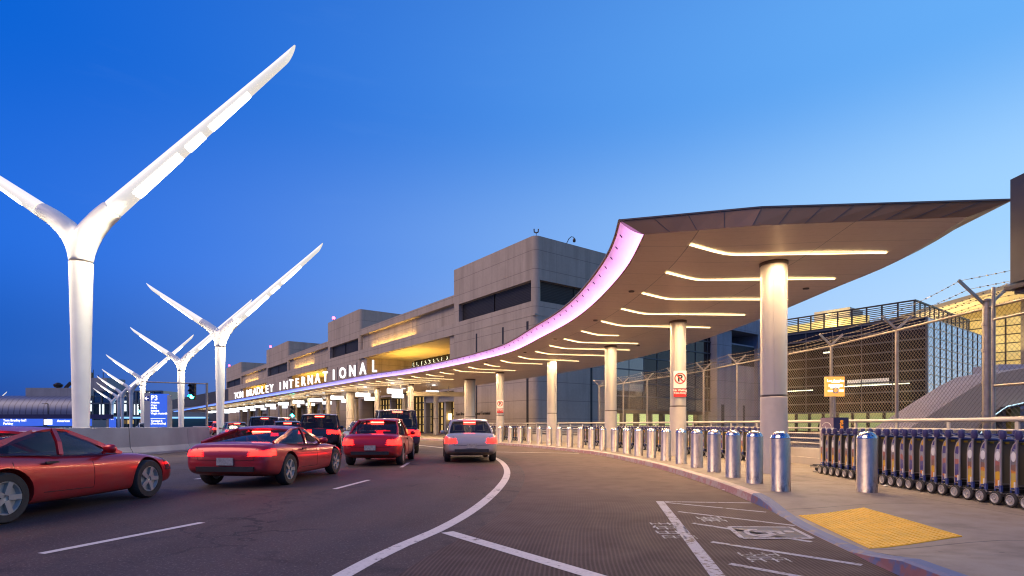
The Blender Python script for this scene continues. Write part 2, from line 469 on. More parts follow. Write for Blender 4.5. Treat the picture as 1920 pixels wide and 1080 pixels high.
M_fascia = mk_fascia()
M_strip = glow('warm light strip', (1, .74, .36), 5)
M_led = glow('white lamp diode panel', (1, .93, .76), 5)
M_letter = glow('lit sign letter', (1, .95, .86), 1.25)
M_lightbox = glow('white light box', (.88, .96, 1), 1.8)
M_tail = glow('red tail lamp', (1, .006, .004), 12, (.3, .01, .01))
M_tail_hot = glow('bright brake lamp', (1, .05, .03), 22, (.5, .05, .03))
M_amber = glow('amber lamp', (1, .42, .04), 12, (.5, .2, .02))
M_head = glow('white headlamp', (1, .95, .85), 30)
M_green = glow('green signal lens', (.02, 1, .72), 60, (0, .3, .2))
M_beacon = glow('red beacon lens', (1, .03, .06), 20, (.4, 0, 0))
M_chrome = plain('trolley chrome', (.68, .63, .57), .38, 1., .1, 8)
M_alu = plain('galvanised steel', (.42, .36, .29), .42, .85, .15, 9)
M_railw = plain('railing paint', (.62, .55, .46), .5, 0, .08, 3)
M_wallw = plain('parapet paint', (.52, .45, .37), .65, 0, .12, 1.5, .1, 25)
M_black = plain('black plastic', (.02, .02, .022), .5, 0, .2, 10)
M_rubber = plain('tyre rubber', (.035, .032, .03), .75, 0, .2, 14)
M_grip = plain('purple grip plastic', (.055, .045, .13), .35, 0, .1, 9)
M_bluetube = plain('blue powder coat', (.05, .075, .24), .4, 0, .1, 6)
M_panelD = plain('dark olive trolley panel', (.17, .145, .1), .45, 0, .1, 2)
M_rim = plain('grey wheel hub', (.5, .46, .41), .4, .3, .08, 12)
M_red = plain('sign red', (.62, .03, .03), .45, 0, .05, 5)
M_signw = plain('sign white', (.8, .77, .72), .45, 0, .04, 5)
M_signk = plain('sign black', (.02, .02, .02), .5, 0, .05, 5)
M_bronze = plain('bronze sign cabinet', (.12, .1, .08), .4, .5, .12, 3)

# ------------------------------------------------------------------ camera, sky, sun
cam = bpy.data.cameras.new('camera'); co = bpy.data.objects.new('camera', cam); COL.objects.link(co); S.camera = co
co.location = (0, 0, 1.3); co.rotation_euler = (PI / 2, 0, 0)
cam.sensor_width = 36; cam.lens = 1029 / 1920 * 36; cam.shift_y = (796 - 540) / 1920
cam.clip_start = .1; cam.clip_end = 4000

w = bpy.data.worlds.new('World'); S.world = w; w.use_nodes = True
nt = w.node_tree; bg = nt.nodes['Background']
def srgb(*c): return tuple((x / 255 / 12.92 if x / 255 <= .04045 else ((x / 255 + .055) / 1.055) ** 2.4) for x in c) + (1,)
tc = N(nt, 'ShaderNodeTexCoord'); sx = N(nt, 'ShaderNodeSeparateXYZ'); nt.links.new(tc.outputs['Generated'], sx.inputs[0])
def ramp(stops):
    r = N(nt, 'ShaderNodeValToRGB'); e = r.color_ramp.elements; r.color_ramp.interpolation = 'EASE'
    e[0].position = stops[0][0]; e[0].color = stops[0][1]; e[1].position = stops[-1][0]; e[1].color = stops[-1][1]
    for q, c in stops[1:-1]: x = e.new(q); x.color = c
    nt.links.new(sx.outputs[2], r.inputs[0]); return r.outputs[0]
rl = ramp([(0, srgb(18, 66, 148)), (.1, srgb(20, 84, 180)), (.26, srgb(30, 102, 212)), (.5, srgb(4, 92, 202)), (1, srgb(2, 60, 150))])
rr = ramp([(0, srgb(205, 222, 238)), (.15, srgb(178, 213, 246)), (.3, srgb(156, 203, 245)), (.5, srgb(100, 168, 236)), (1, srgb(10, 84, 190))])
az = MA(nt, 'ARCTAN2', sx.outputs[0], sx.outputs[1])
fz = remap(nt, MA(nt, 'COSINE', MA(nt, 'SUBTRACT', az, R(70))), -.45, .92, 0, 1)
fz = MA(nt, 'POWER', MA(nt, 'SMOOTH_MIN', fz, 1.0, .1), 1.45)
dusk = MIX(nt, fz, rl, rr)
wisp = noise(nt, scaled(nt, tc.outputs['Generated'], (1.2, 1.2, 9)), 2.6, 6, .6)
dusk = MIX(nt, remap(nt, wisp, .6, .85, 0, .035), dusk, srgb(150, 190, 240)[:3])
sky = N(nt, 'ShaderNodeTexSky', sky_type='NISHITA', sun_disc=False, sun_elevation=R(3), sun_rotation=R(70), ozone_density=3, dust_density=.3)
skyc = N(nt, 'ShaderNodeVectorMath', operation='SCALE'); nt.links.new(sky.outputs[0], skyc.inputs[0]); skyc.inputs[3].default_value = .15
nt.links.new(MIX(nt, .03, dusk, skyc.outputs[0]), bg.inputs[0]); bg.inputs[1].default_value = .93
sun = bpy.data.lights.new('sun', 'SUN'); sun.energy = 1.7; sun.angle = R(40); sun.color = (1, .73, .53)
so = bpy.data.objects.new('sun', sun); COL.objects.link(so)
so.rotation_euler = Vector((.64, .34, -.68)).to_track_quat('-Z', 'Y').to_euler()
S.view_settings.view_transform = 'Standard'; S.view_settings.look = 'None'; S.view_settings.gamma = 1; S.view_settings.exposure = .32
S.cycles.use_denoising = True; S.cycles.filter_width = 1.15; S.cycles.max_bounces = 6; S.cycles.diffuse_bounces = 3; S.cycles.glossy_bounces = 3
S.cycles.sample_clamp_indirect = 4; S.cycles.caustics_reflective = False; S.cycles.caustics_refractive = False

# ------------------------------------------------------------------ ground, road, apron, kerb, pavement
def V2(*a): return [Vector(p) for p in a]
K0 = V2((3.3, -3), (3.3, 2), (3.34, 4.7), (3.44, 5.6), (3.62, 6.9), (3.86, 8), (4.02, 9.2), (4.18, 10.8), (4.3, 13.2), (4.32, 16), (4.07, 20), (3.75, 22.8),
        (3.25, 25), (2.5, 27.4), (1.65, 29.8), (.7, 32.2), (-.5, 34.6), (-1.9, 37.5), (-3.4, 40.2), (-6.2, 44.6)) + [TP(s, 21.9) for s in (46, 60, 90, 130, 210)]
KERB = crom(K0, .35); KS = arclen(KERB)
W0 = V2((-2.0, -3), (-1.75, 2), (-1.45, 4.71), (-1.19, 5.84), (-.93, 6.66), (-.63, 8.06), (-.33, 10.5), (-.14, 13.65), (-.18, 16.5), (-.49, 20.1), (-1.04, 23.2),
        (-1.57, 25.2), (-3.4, 29.5), (-6, 34.5), (-10, 40.3)) + [TP(s, 15.6) for s in (46, 60, 90, 130, 210)]
WL = crom(W0, .35); WS = arclen(WL)
RAIL = crom(V2((8.75, 3.2), (8.75, 10), (8.72, 15.6), (8.4, 17.6), (7.95, 20), (7.6, 22.7), (7.05, 24.8), (6.4, 27), (5.7, 29.5), (4.6, 32), (2.6, 36.5), (.6, 40.5), (-.6, 43.3), (-2.6, 46.6)), .4)
RS = arclen(RAIL)

g = MB().grid([[(x, y, 0) for x in (-900, -60, 0, 60, 900)] for y in (-60, 0, 60, 300, 1600)])
struct(g.build('ground', M_ground))

APE = offs(WL, .46)                                     # seam between asphalt lanes and concrete apron
def strip(mb, A, B, z, n=1, mat=0, S0=None):
    rows = []; uvs = []
    for i in range(len(A)):
        rows.append([(*A[i].lerp(B[i], j / n), z) for j in range(n + 1)])
        d = (B[i] - A[i]).length
        uvs.append([(d * j / n, (S0[i] if S0 else 0)) for j in range(n + 1)])
    return mb.grid(rows, mat, uvs)
mb = MB(); strip(mb, offs(WL, -19), APE, .004, 8)
struct(mb.build('road', M_road))
# apron: match each point of the seam to the kerb, grooves follow the kerb line
ns = 260
rows = []; uvs = []
for i in range(ns):
    y = -3 + (i / (ns - 1)) ** 1.3 * 42
    a, _ = at_y(APE, y); b, d = at_y(KERB, y + (.35 * max(0, y - 22) if y > 22 else 0))
    rows.append([(*a.lerp(b, j / 12), .004) for j in range(13)])
    uvs.append([(-(a - b).length * (1 - j / 12), y) for j in range(13)])
struct(MB().grid(rows, 0, uvs).build('apron', M_groove))

def ramp_k(y):                                          # 1 where the kerb is dropped for wheelchairs
    def ss(a, b, x):
        t = min(1, max(0, (x - a) / (b - a))); return t * t * (3 - 2 * t)
    return ss(4.75, 5.5, y) * (1 - ss(7.7, 9.1, y))
def kerb_h(y): return .15 - .125 * ramp_k(y)
IN = offs(KERB, .15)
def kerb_part(i0, i1, mats, name):
    mb = MB()
    O2 = offs(KERB, -.0); B_ = offs(KERB, -.02); T = offs(KERB, .03)
    for q, (a, b) in enumerate(((0, 1), (1, 2), (2, 3))):
        rows = []
        for i in range(i0, i1):
            h = kerb_h(KERB[i].y)
            pr = [(*B_[i], 0.0), (*O2[i], h - .02), (*T[i], h), (*IN[i], h + .001)]
            rows.append([pr[a], pr[b]])
        mb.grid(rows, 0 if q == 0 else 1)
    o = mb.build(name, mats)
    return struct(o)
ib = next(i for i, p in enumerate(KERB) if p.y > 9.0)
kerb_part(0, ib + 1, [M_kerb_blue_red, M_kerb_blue], 'kerb_blue')
kerb_part(ib, len(KERB), [M_kerb_red, M_kerb_top], 'kerb_red')
rows = []
for i in range(len(KERB)):
    p = IN[i]; t = (KERB[min(i + 1, len(KERB) - 1)] - KERB[max(0, i - 1)]).normalized(); nrm = Vector((t.y, -t.x))
    row = []
    wid = 14 if p.y < 44 else 13
    for l in (0, .25, .5, .75, 1.0, 1.3, 1.7, 2.4, 4, 6, wid):
        q = p + nrm * l
        if l > 3 and p.y < 20: q = Vector((p.x + l, p.y))
        k = max(0, 1 - l / 1.5); k = k * k * (3 - 2 * k)
        row.append((q.x, q.y, .15 - .125 * ramp_k(p.y) * k))
    rows.append(row)
pv = MB().grid(rows).build('pavement', M_walk, smooth=60)
struct(pv)
def walk_z(x, y):
    p, t = at_y(IN, y); l = max(0, x - p.x); k = max(0, 1 - l / 1.5); k = k * k * (3 - 2 * k)
    return .15 - .125 * ramp_k(y) * k

# tactile pad with truncated domes
A, B, Cc, D = Vector((4.0, 7.66)), Vector((4.98, 7.76)), Vector((4.71, 5.74)), Vector((3.66, 5.62))
def bil(u, v, dz=0):
    p = A.lerp(B, u).lerp(D.lerp(Cc, u), v); return Vector((p.x, p.y, walk_z(p.x, p.y) + dz))
mb = MB(); n1, n2 = 20, 32
mb.grid([[bil(i / n1, j / n2, .008) for i in range(n1 + 1)] for j in range(n2 + 1)])
for e0, e1 in (((0, 0), (1, 0)), ((1, 0), (1, 1)), ((1, 1), (0, 1)), ((0, 1), (0, 0))):
    mb.grid([[bil(e0[0] + (e1[0] - e0[0]) * k / 10, e0[1] + (e1[1] - e0[1]) * k / 10, dz) for k in range(11)] for dz in (-.005, .008)])
nx, ny = 18, 34
for i in range(nx):
    for j in range(ny):
        c = bil((i + .5) / nx, (j + .5) / ny, .008)
        vs = []; fs = []
        for (r, h) in ((.017, 0), (.013, .006), (.007, .0075)):
            vs += [(c.x + r * math.cos(q * PI / 4), c.y + r * math.sin(q * PI / 4), c.z + h) for q in range(8)]
        for k in range(2): fs += [(k * 8 + q, k * 8 + (q + 1) % 8, k * 8 + 8 + (q + 1) % 8, k * 8 + 8 + q) for q in range(8)]
        fs.append(tuple(range(16, 24)))
        mb.add(vs, fs)
tag(mb.build('tactile_pad', M_yellow, smooth=40), 'yellow tactile paving pad with raised dots at the dropped blue kerb', 'tactile pad')

# painted markings (each a sheet 4 mm above the surface)
def line_path(path, w, z=.008):
    L = offs(path, -w / 2); Rr = offs(path, w / 2); mb = MB(); return strip(mb, L, Rr, z, 3)
def seg(a, b, w, n=8):
    a = Vector(a); b = Vector(b); return [a.lerp(b, i / n) for i in range(n + 1)]
struct(line_path([p for p in WL if -3 < p.y < 60], .17).build('road_marking_curve', M_line))
struct(line_path(seg((-.78, 6.6), (1.2, 4.05), .2), .17).build('road_marking_cross', M_line))
struct(line_path(seg((-1.25, 26.1), (3.0, 24.6), .12), .13).build('road_marking_far', M_line))
mb = MB()
for j, offl in enumerate((-3.3, -6.7)):
    P = offs(WL, offl)
    if j == 0:
        dashes = [((-4.72, 5.5), (-4.09, 7.25)), ((-3.56, 11.0), (-3.34, 12.8)), ((-3.35, 16.6), (-3.5, 18.6)), ((-4.2, 22.6), (-4.9, 24.4))]
    else:
        dashes = [((-8.6, 7.2), (-8.1, 9.2)), ((-7.5, 13.0), (-7.3, 15))]
    for a, b in dashes:
        L = seg(a, b, .12, 4); strip(mb, offs(L, -.055), offs(L, .055), .008, 1)
for s in range(60, 180, 8):
    L = seg(TP(s, 12.3), TP(s + 2.5, 12.3), .12, 4); strip(mb, offs(L, -.06), offs(L, .06), .008, 1)
struct(mb.build('road_marking_dashes', M_line))
mb = MB()
def sl(a, b, w):
    L = seg(a, b, w, 6); strip(mb, offs(L, -w / 2), offs(L, w / 2), .008, 1)
sl((2.49, 9.25), (1.55, 3.4), .13)
for a, b, w in (((2.56, 9.2), (3.95, 9.05), .07), ((2.55, 9.1), (3.75, 8.1), .07), ((2.47, 8.15), (3.62, 7.02), .07), ((2.37, 7.2), (3.3, 6.05), .08),
                ((2.2, 6.05), (3.22, 5.05), .08), ((2.02, 5.1), (3.1, 4.0), .08)):
    sl(a, b, w)
struct(mb.build('road_marking_hatch', M_line_blue))
# wheelchair symbol: worn box on the apron
def at_px(px, py): d = 1.3 * 1029 / (py - 796); return Vector(((px - 960) / 1029 * d, d))
q = [at_px(1366, 989), at_px(1482, 990), at_px(1524, 1011), at_px(1392, 1011)]
mb = MB(); mb.grid([[(*q[0], .008), (*q[1], .008)], [(*q[3], .008), (*q[2], .008)]]); struct(mb.build('road_marking_box', M_blue_box))
mb = MB()
def in_box(u, v): return q[0].lerp(q[1], u).lerp(q[3].lerp(q[2], u), v)
for a, b in (((0, 0), (1, 0)), ((1, 0), (1, 1)), ((1, 1), (0, 1)), ((0, 1), (0, 0))):
    L = [in_box(*a).lerp(in_box(*b), i / 4) for i in range(5)]; strip(mb, offs(L, -.028), offs(L, .028), .012, 1)
def bx(u, v): p = in_box(u, v); return p
circ = [bx(.34 + .17 * math.cos(t), .56 + .3 * math.sin(t)) for t in [PI * .15 + k * PI * 1.45 / 16 for k in range(17)]]
strip(mb, offs(circ, -.03), offs(circ, .03), .012, 1)
for a, b in (((.3, .42), (.72, .42)), ((.5, .42), (.52, .72)), ((.52, .72), (.3, .74)), ((.66, .42), (.68, .66))):
    L = [bx(*a).lerp(bx(*b), i / 4) for i in range(5)]; strip(mb, offs(L, -.035), offs(L, .035), .0125, 1)
hd = bx(.84, .42); mb.add([(hd.x + .06 * math.cos(k * PI / 6), hd.y + .06 * math.sin(k * PI / 6), .012) for k in range(12)], [tuple(range(12))])
struct(mb.build('road_marking_symbol', M_line_blue))
# faded lettering ghosts on the apron are worn past reading: worn white dabs
mb = MB()
for (cx, cy, wd, hg) in ((1.98, 7.0, .34, .3), (1.92, 6.45, .36, .3), (2.72, 7.5, .3, .22), (2.45, 5.35, .36, .22)):
    for a in range(4):
        for b in range(2):
            x = cx + wd * (a / 3 - .5); y = cy + hg * (b - .5)
            sl_ = seg((x, y - .08), (x + .01, y + .08), .03, 2); strip(mb, offs(sl_, -.012), offs(sl_, .012), .008, 1)
        sl_ = seg((cx - wd / 2, cy + hg * (a / 3 - .5)), (cx + wd / 2, cy + hg * (a / 3 - .5)), .03, 2); strip(mb, offs(sl_, -.012), offs(sl_, .012), .0085, 1)
struct(mb.build('road_marking_ghost', M_line_faint))
# litter: small paper scraps
for k, (px, py, s, lab) in enumerate(((1528, 884, .07, 'crumpled white paper scrap on the pavement near the trolley row'), (1660, 912, .06, 'small white paper scrap on the pavement beside the trolley wheels'),
                                (1228, 991, .03, 'tiny pale scrap on the grooved apron'), (1357, 920, .05, 'pale leaf scrap in the gutter by the red kerb'))):
    z0 = .15 if k < 2 else .004; d = (1.3 - z0) * 1029 / (py - 796); x = (px - 960) / 1029 * d
    mb = MB(); rr = []
    for i in range(4):
        rr.append([(x + s * (j / 3 - .5) + random.uniform(-.01, .01), d + s * (i / 3 - .5) * 1.2, z0 + .006 + random.uniform(0, .03)) for j in range(4)])
    mb.grid(rr); tag(mb.build('paper_scrap', M_signw), lab, 'litter', 'litter on the ground')

# ------------------------------------------------------------------ bollards
bo = [(4.67, 9.54), (4.77, 10.8), (4.83, 12.0), (4.92, 13.36), (4.95, 14.7), (4.96, 16.1), (4.92, 17.55), (4.8, 18.9), (4.68, 20.3), (4.55, 21.75), (4.32, 23.1),
      (4.03, 24.35), (3.72, 25.65), (3.36, 26.9), (2.96, 28.1), (2.52, 29.25), (2.06, 30.45), (1.58, 31.7), (1.06, 32.95), (.5, 34.1), (-.12, 35.4), (-.78, 36.9), (-1.5, 38.4), (-2.3, 39.9), (-3.1, 41.3)]
mb = MB(); mb.lathe([(.163, 0), (.163, .004), (.158, .01), (.158, .9), (.156, .905)], 40); body = mb.mesh('bollard', M_steel, smooth=40)
mb = MB(); mb.lathe([(.1585, .906), (.16, .912), (.157, .925), (.14, .965), (.11, 1.0), (.075, 1.022), (.035, 1.032), (0, 1.034)], 40); dome = mb.mesh('dome', M_steel_dome, smooth=50)
BG = 'steel bollards along the kerb'
for i, (x, y) in enumerate(bo):
    lab = ('polished steel bollard at the kerb, nearest of the line, in front of the first column' if i == 0 else
           'steel bollard with domed top, %s along the kerb line counted from the blue kerb' % nth(i + 1) if i < len(bo) - 1 else
           'steel bollard at the far end of the kerb line, behind the silver car')
    o = tag(link('bollard', body, None, (x, y, .15)), lab, 'bollard', BG)
    o.rotation_euler = (R(random.uniform(-.4, .4)), R(random.uniform(-.4, .4)), random.uniform(0, 6))
    link('dome', dome, o)
o = tag(link('bollard', body, None, (6.07, 9.39, .15)), 'lone steel bollard standing on the pavement before the near trolleys', 'bollard', BG)
link('dome', dome, o)

# ------------------------------------------------------------------ canopy
CE = crom(V2((2.68, 11.13), (2.8, 13), (2.77, 15), (2.55, 18), (2.2, 20.4), (1.39, 23.8), (0, 28.9), (-1.75, 32.4), (-4.2, 36.4), (-7.5, 41.2)) + [TP(s, 18.3) for s in (43, 50, 60, 80, 110, 150, 200)], .5)
CI = crom(V2((8.45, 10.18), (9.1, 13), (9.1, 15.5), (9.1, 18.8), (8.95, 22), (8.3, 27.3), (6.5, 34.2), (3.9, 40.6), (1.6, 45), (-1.1, 49.9)) + [TP(s, 30) for s in (52, 57, 63, 81, 110, 150, 200)], .5)
CES = arclen(CE); CIS = arclen(CI)
# corresponding control parameters so that sections stay square to the edge
ce_k = [0, 1.9, 3.9, 6.9, 9.4, 12.9]; NSEC = 330
def sec(s):
    """section of the canopy at arc length s of the outer edge: outer point, inner point, along-direction"""
    p, d = at_s(CE, CES, s)
    nrm = Vector((d.y, -d.x))
    # intersect the normal with the inner edge
    best = None
    for i in range(1, len(CI)):
        a, b = CI[i - 1], CI[i]
        da = (a - p).dot(d); db = (b - p).dot(d)
        if da <= 0 <= db or db <= 0 <= da:
            t = da / (da - db) if da != db else 0; q = a.lerp(b, t)
            if (q - p).dot(nrm) > 0 and (best is None or (q - p).length < (best - p).length): best = q
    return p, best, d
ZS = 5.15
secs = []
s = .9
while s < CES[-1] - 2:
    p, q, d = sec(s)
    if q is not None: secs.append((s, p, q, d))
    s += .5 if s < 60 else 2
canopy = thing('canopy', 'long curving entrance canopy with glowing pink fascia and warm light strips', 'canopy', (2.7, 11.2, 0))
def rel(o): o.parent = canopy; o.matrix_parent_inverse = Matrix.Translation((-2.7, -11.2, 0)); return o
LU = (0, 1.05, 2.1, 4.2)
def LF(L): return [u / L for u in LU] + [(4.2 / L + 1) / 2, 1]
endrow = [Vector((2.68, 11.13)), Vector((4.6, 10.5)), Vector((8.45, 10.18))]
first = [endrow[0].lerp(endrow[1], t) for t in (0, .5, 1)] + [endrow[1].lerp(endrow[2], t) for t in (.55, .8, 1)]
def zsof(u): return ZS - .05 * max(0, 1 - abs(u - 2.1) / 2.1)
rows = [[(*p, zsof((p - endrow[0]).length)) for p in first]]; uvs = [[((p - endrow[0]).length, -.6 * j / 5) for j, p in enumerate(first)]]
for (s, p, q, d) in secs:
    L = (q - p).length
    rows.append([(*p.lerp(q, t), zsof(L * t)) for t in LF(L)]); uvs.append([(L * t, s) for t in LF(L)])
rel(MB().grid(rows, 0, uvs).build('soffit', M_soffit, smooth=30))
# lit fascia band leaning out over the road
def ztop(s): return 5.43 + .06 * math.exp(-((s - 13) / 8) ** 2)
def fo(s): return .46 + 0 * s
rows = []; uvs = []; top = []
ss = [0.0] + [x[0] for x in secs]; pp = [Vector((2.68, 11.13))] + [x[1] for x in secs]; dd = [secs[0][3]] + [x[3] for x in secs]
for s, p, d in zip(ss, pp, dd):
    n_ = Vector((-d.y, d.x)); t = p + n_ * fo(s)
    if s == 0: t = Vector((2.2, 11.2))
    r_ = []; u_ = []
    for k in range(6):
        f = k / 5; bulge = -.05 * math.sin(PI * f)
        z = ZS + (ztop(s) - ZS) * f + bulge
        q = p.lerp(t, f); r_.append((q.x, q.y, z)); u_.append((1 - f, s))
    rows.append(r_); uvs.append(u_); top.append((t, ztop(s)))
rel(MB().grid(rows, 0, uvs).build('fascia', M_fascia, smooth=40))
mb = MB()
mb.tube([(t.x, t.y, z + .025) for t, z in top], .04, 6)
mb.tube([(p.x, p.y, ZS - .008) for p in pp], .018, 5)
rel(mb.build('fascia_trim', M_cap_end, smooth=50))
mb = MB()
sp = .8
s = .6
while s < 40:
    p, d = at_s(CE, CES, s); n_ = Vector((-d.y, d.x)); z = ztop(s)
    a = p + n_ * (fo(s) * .9); mb.bar((a.x, a.y, ZS + (z - ZS) * .86 - .03), (a.x - n_.x * .05 + .0, a.y - n_.y * .05, ZS + (z - ZS) * .8 - .075), .02, .02)
    s += sp
mb.each('fascia_bracket', M_grip, post=rel)
# roof, near end face, inner edge
tip = (9.15, 10.0, 5.37)
itop = [(9.15, 10.0)] + [(q + (q - p).normalized() * .5) for (s, p, q, d) in secs]
rows = []
for i, (t, z) in enumerate(top):
    b = Vector(itop[i]); zi = 5.37 if i else 5.37
    m = t.lerp(b, .5)
    if i == 0: rows.append([(t.x, t.y, z + .05), (4.75, 10.45, 5.43), (7, 10.2, 5.41), (b.x, b.y, zi + .03)])
    else: rows.append([(t.x, t.y, z + .05), (*t.lerp(b, .33), z + .1), (*t.lerp(b, .66), z + .1), (b.x, b.y, zi + .03)])
rel(MB().grid(rows).build('roof', M_rooftop, smooth=30))
mb = MB()
lo = [(2.68, 11.13, ZS), (4.6, 10.5, zsof(2)), (8.45, 10.18, ZS)]
hi = [(2.2, 11.2, 5.47), (4.75, 10.45, 5.44), (9.15, 10.0, 5.4)]
for a in range(2):
    nsub = 6
    rws = []
    for k in range(nsub + 1):
        l = Vector(lo[a]).lerp(Vector(lo[a + 1]), k / nsub); h = Vector(hi[a]).lerp(Vector(hi[a + 1]), k / nsub)
        rws.append([tuple(l), tuple(h)])
    mb.grid(rws)
rows = [[lo[2], hi[2]]]
for (s, p, q, d), b in zip(secs, itop[1:]): rows.append([(q.x, q.y, ZS), (b.x, b.y, 5.4)])
mb.grid(rows)
rel(mb.build('edge_cladding', M_cap_end))
mb = MB()
for a, b in zip(hi[:-1], hi[1:]): mb.bar(a, b, .03, .03)
for k in range(1, 12):
    a = Vector(lo[0]).lerp(Vector(lo[1]), k / 4) if k < 4 else Vector(lo[1]).lerp(Vector(lo[2]), (k - 4) / 8)
    b = Vector(hi[0]).lerp(Vector(hi[1]), k / 4) if k < 4 else Vector(hi[1]).lerp(Vector(hi[2]), (k - 4) / 8)
    b = b + Vector((0, -.004, -.02)); a = a + Vector((0, -.004, .005)); mb.bar(a, b, .008, .008)
rel(mb.build('edge_joint', M_collar))
# warm light strips in the soffit
lens = [5.7, 5.7, 5.8, 5.7, 5.8, 3.0, 5.0, 5.6, 5.9, 5.5, 4.4, 2.6, 5.2, 4.8, 2.2, 3.0, 5.6]
k = 0; s = .5
strip_pts = []
while s < 170:
    p, q, d = sec(max(.9, s)); 
    if s < .9: p = at_s(CE, CES, s)[0]; d = dd[1]
    if q is None: break
    nrm = (q - p).normalized(); Lm = min(lens[k % len(lens)], (q - p).length - .5)
    def P(u, v): x = p + nrm * u + d * v; return Vector((x.x, x.y, zsof(u) - .022))
    path = [P(1.06, 0), P(1.7, .42), P(2.0, .58), P(2.25, .64), P(2.6, .66), P(Lm, .66)]
    strip_pts.append((p, nrm, d))
    if k < 72:
        mb = MB(); mb.grid([[tuple(path[i] + (Vector((-(path[min(i+1,5)]-path[max(i-1,0)]).y, (path[min(i+1,5)]-path[max(i-1,0)]).x, 0)).normalized() * h)) for h in (-.034, .034)] for i in range(6)])
        rel(mb.build('light_strip', M_strip))
        if s < 80:                                       # the lamp inside the slot
            la = bpy.data.lights.new('strip_lamp', 'AREA'); la.shape = 'RECTANGLE'; la.size = Lm - 1.6; la.size_y = .06; la.energy = 38 * (Lm - 1.0); la.color = (1, .69, .39)
            c_ = P((Lm + 1.6) / 2, .6); lo_ = bpy.data.objects.new('strip_lamp', la); COL.objects.link(lo_); lo_.location = (c_.x, c_.y, ZS - .09); lo_.rotation_euler = (0, 0, math.atan2(nrm.y, nrm.x))
    k += 1; s += 2.12
# small soffit fittings
mb = MB()
for (sx_, u) in ((2.5, 3.6), (4.1, 7.2), (6.3, 6.6), (4.6, .7), (8.9, .8), (10, 4.4), (13.4, .7), (7.5, 3.3), (17.3, 5.4), (18, .7), (23, .8), (14.5, 5.3)):
    p, q, d = sec(sx_); n_ = (q - p).normalized(); u = min(u, (q - p).length - .8); x = p + n_ * u
    mb.lathe([(.0, 0), (.075, 0), (.085, .02), (.085, .035)], 14, (x.x, x.y, zsof(u) - .032))
mb.each('soffit_fitting', M_collar, smooth=40, post=rel)

# ------------------------------------------------------------------ columns
def column_meshes(r):
    a = MB(); a.lathe([(r, 1.85), (r, 4.92)], 40)
    for q in (-2.0, -.4, 1.2, 2.8):                      # cladding joints
        x, y = r * math.cos(q), r * math.sin(q); a.box((x, y, 3.38), (.012, .012, 3.06))
    b = MB(); b.lathe([(r + .012, 0), (r + .012, 1.79), (r + .004, 1.8)], 40)
    c = MB(); c.lathe([(r - .01, 1.8), (r - .01, 1.85)], 40)
    d = MB(); d.lathe([(r * .9, 4.9), (r + .03, 4.92), (r + .03, 5.01), (r * .9, 5.03)], 40)
    return [(n, m.mesh(n, mt, smooth=35)) for n, m, mt in (('shaft', a, M_column), ('base_sleeve', b, M_column_base), ('shadow_gap', c, M_collar), ('collar', d, M_collar))]
CM = {.285: column_meshes(.285), .46: column_meshes(.46)}
CG = 'round columns carrying the canopy'
def column(x, y, r, label):
    t = thing('column', label, 'column', (x, y, .15), random.uniform(0, 6), CG)
    for n, me in CM[r]: link(n, me, t)
    return t
near = [(6.2, 13.0), (6.17, 20.4), (4.84, 26.9), (2.4, 32.9), (-.88, 40.6)]
labs = ['nearest round column with pale base, beside the blue-edged bollards', 'second round column carrying a no parking plate above the bollards', 'third round column of the canopy, plain, behind the bollard line',
        'fourth round column, slim in the distance, before the parapet wall', 'fifth round column with a small no parking plate, at the end of the railing']
for (x, y), l in zip(near, labs): column(x, y, .285, l)
cols = []
for k in range(16):
    s_ = 39.6 + 7.9 * k; p = TP(s_, 23.6 if k else 25.2); big = k % 3 == 0
    cols.append((p, big))
    if k < 12:
        lab = ('thick round column at the terminal entrance, just left of the railing end' if k == 0 else
               '%s column along the far drop-off kerb, %s' % (nth(k), 'a thick one' if big else 'a slim one'))
        column(p.x, p.y, .46 if big else .285, lab)
inner = []
for k in range(7):
    p = TP(54.5 + 8 * k, 30.2); inner.append(p)
    column(p.x, p.y, .285, 'inner entrance column lit yellow, %s from the brown glazed doors' % nth(k + 1))

# no parking plates on columns
def no_parking(cx, cy, r, z, ang, label, full=True):
    """plate in front of a column; ang = heading of its face normal (0 = towards the camera)"""
    n_ = Vector((-math.sin(ang), -math.cos(ang), 0)); rt = Vector((math.cos(ang), -math.sin(ang), 0))
    c = Vector((cx, cy, z)) + n_ * (r + .03)
    t = thing('no_parking_sign', label, 'sign', c, 0, 'no parking plates on the columns')
    def put(o): o.parent = t; o.matrix_parent_inverse = Matrix.Translation(-c); return o
    F = lambda dx, dz, dn: frame(c + rt * dx + Vector((0, 0, dz)) + n_ * dn, rt, (0, 0, 1))
    mb = MB(); mb.box((0, 0, 0), (.46, .62, .012)); me = mb.mesh('plate', M_signw); me.transform(F(0, .1, 0)); put(link('plate', me))
    mb = MB(); mb.box((0, 0, 0), (.46, .3, .012)); me = mb.mesh('red_plate', M_red); me.transform(F(0, -.39, 0)); put(link('red_plate', me))
    mb = MB(); mb.lathe([(.165, 0), (.205, 0), (.205, .006), (.165, .006), (.165, 0)], 36)
    mb.bar((-.125, .125, .004), (.125, -.125, .004), .045, .006)
    me = mb.mesh('prohibition_ring', M_red); me.transform(F(0, .14, .012)); put(link('prohibition_ring', me))
    put(text('letter', 'P', .34, F(.0, .135, .0085), M_signk, None, .004, .012))
    put(text('lettering', 'No Waiting\nTow-Away', .1, F(0, -.345, .009), M_signw, None, .004, .004))
    return t
no_parking(6.17, 20.4, .285, 2.85, R(4), 'no parking plate on the second column, black P in red ring over red strip')
no_parking(-.88, 40.6, .285, 2.7, R(-2), 'small no parking plate on the fifth column, left of the railing')
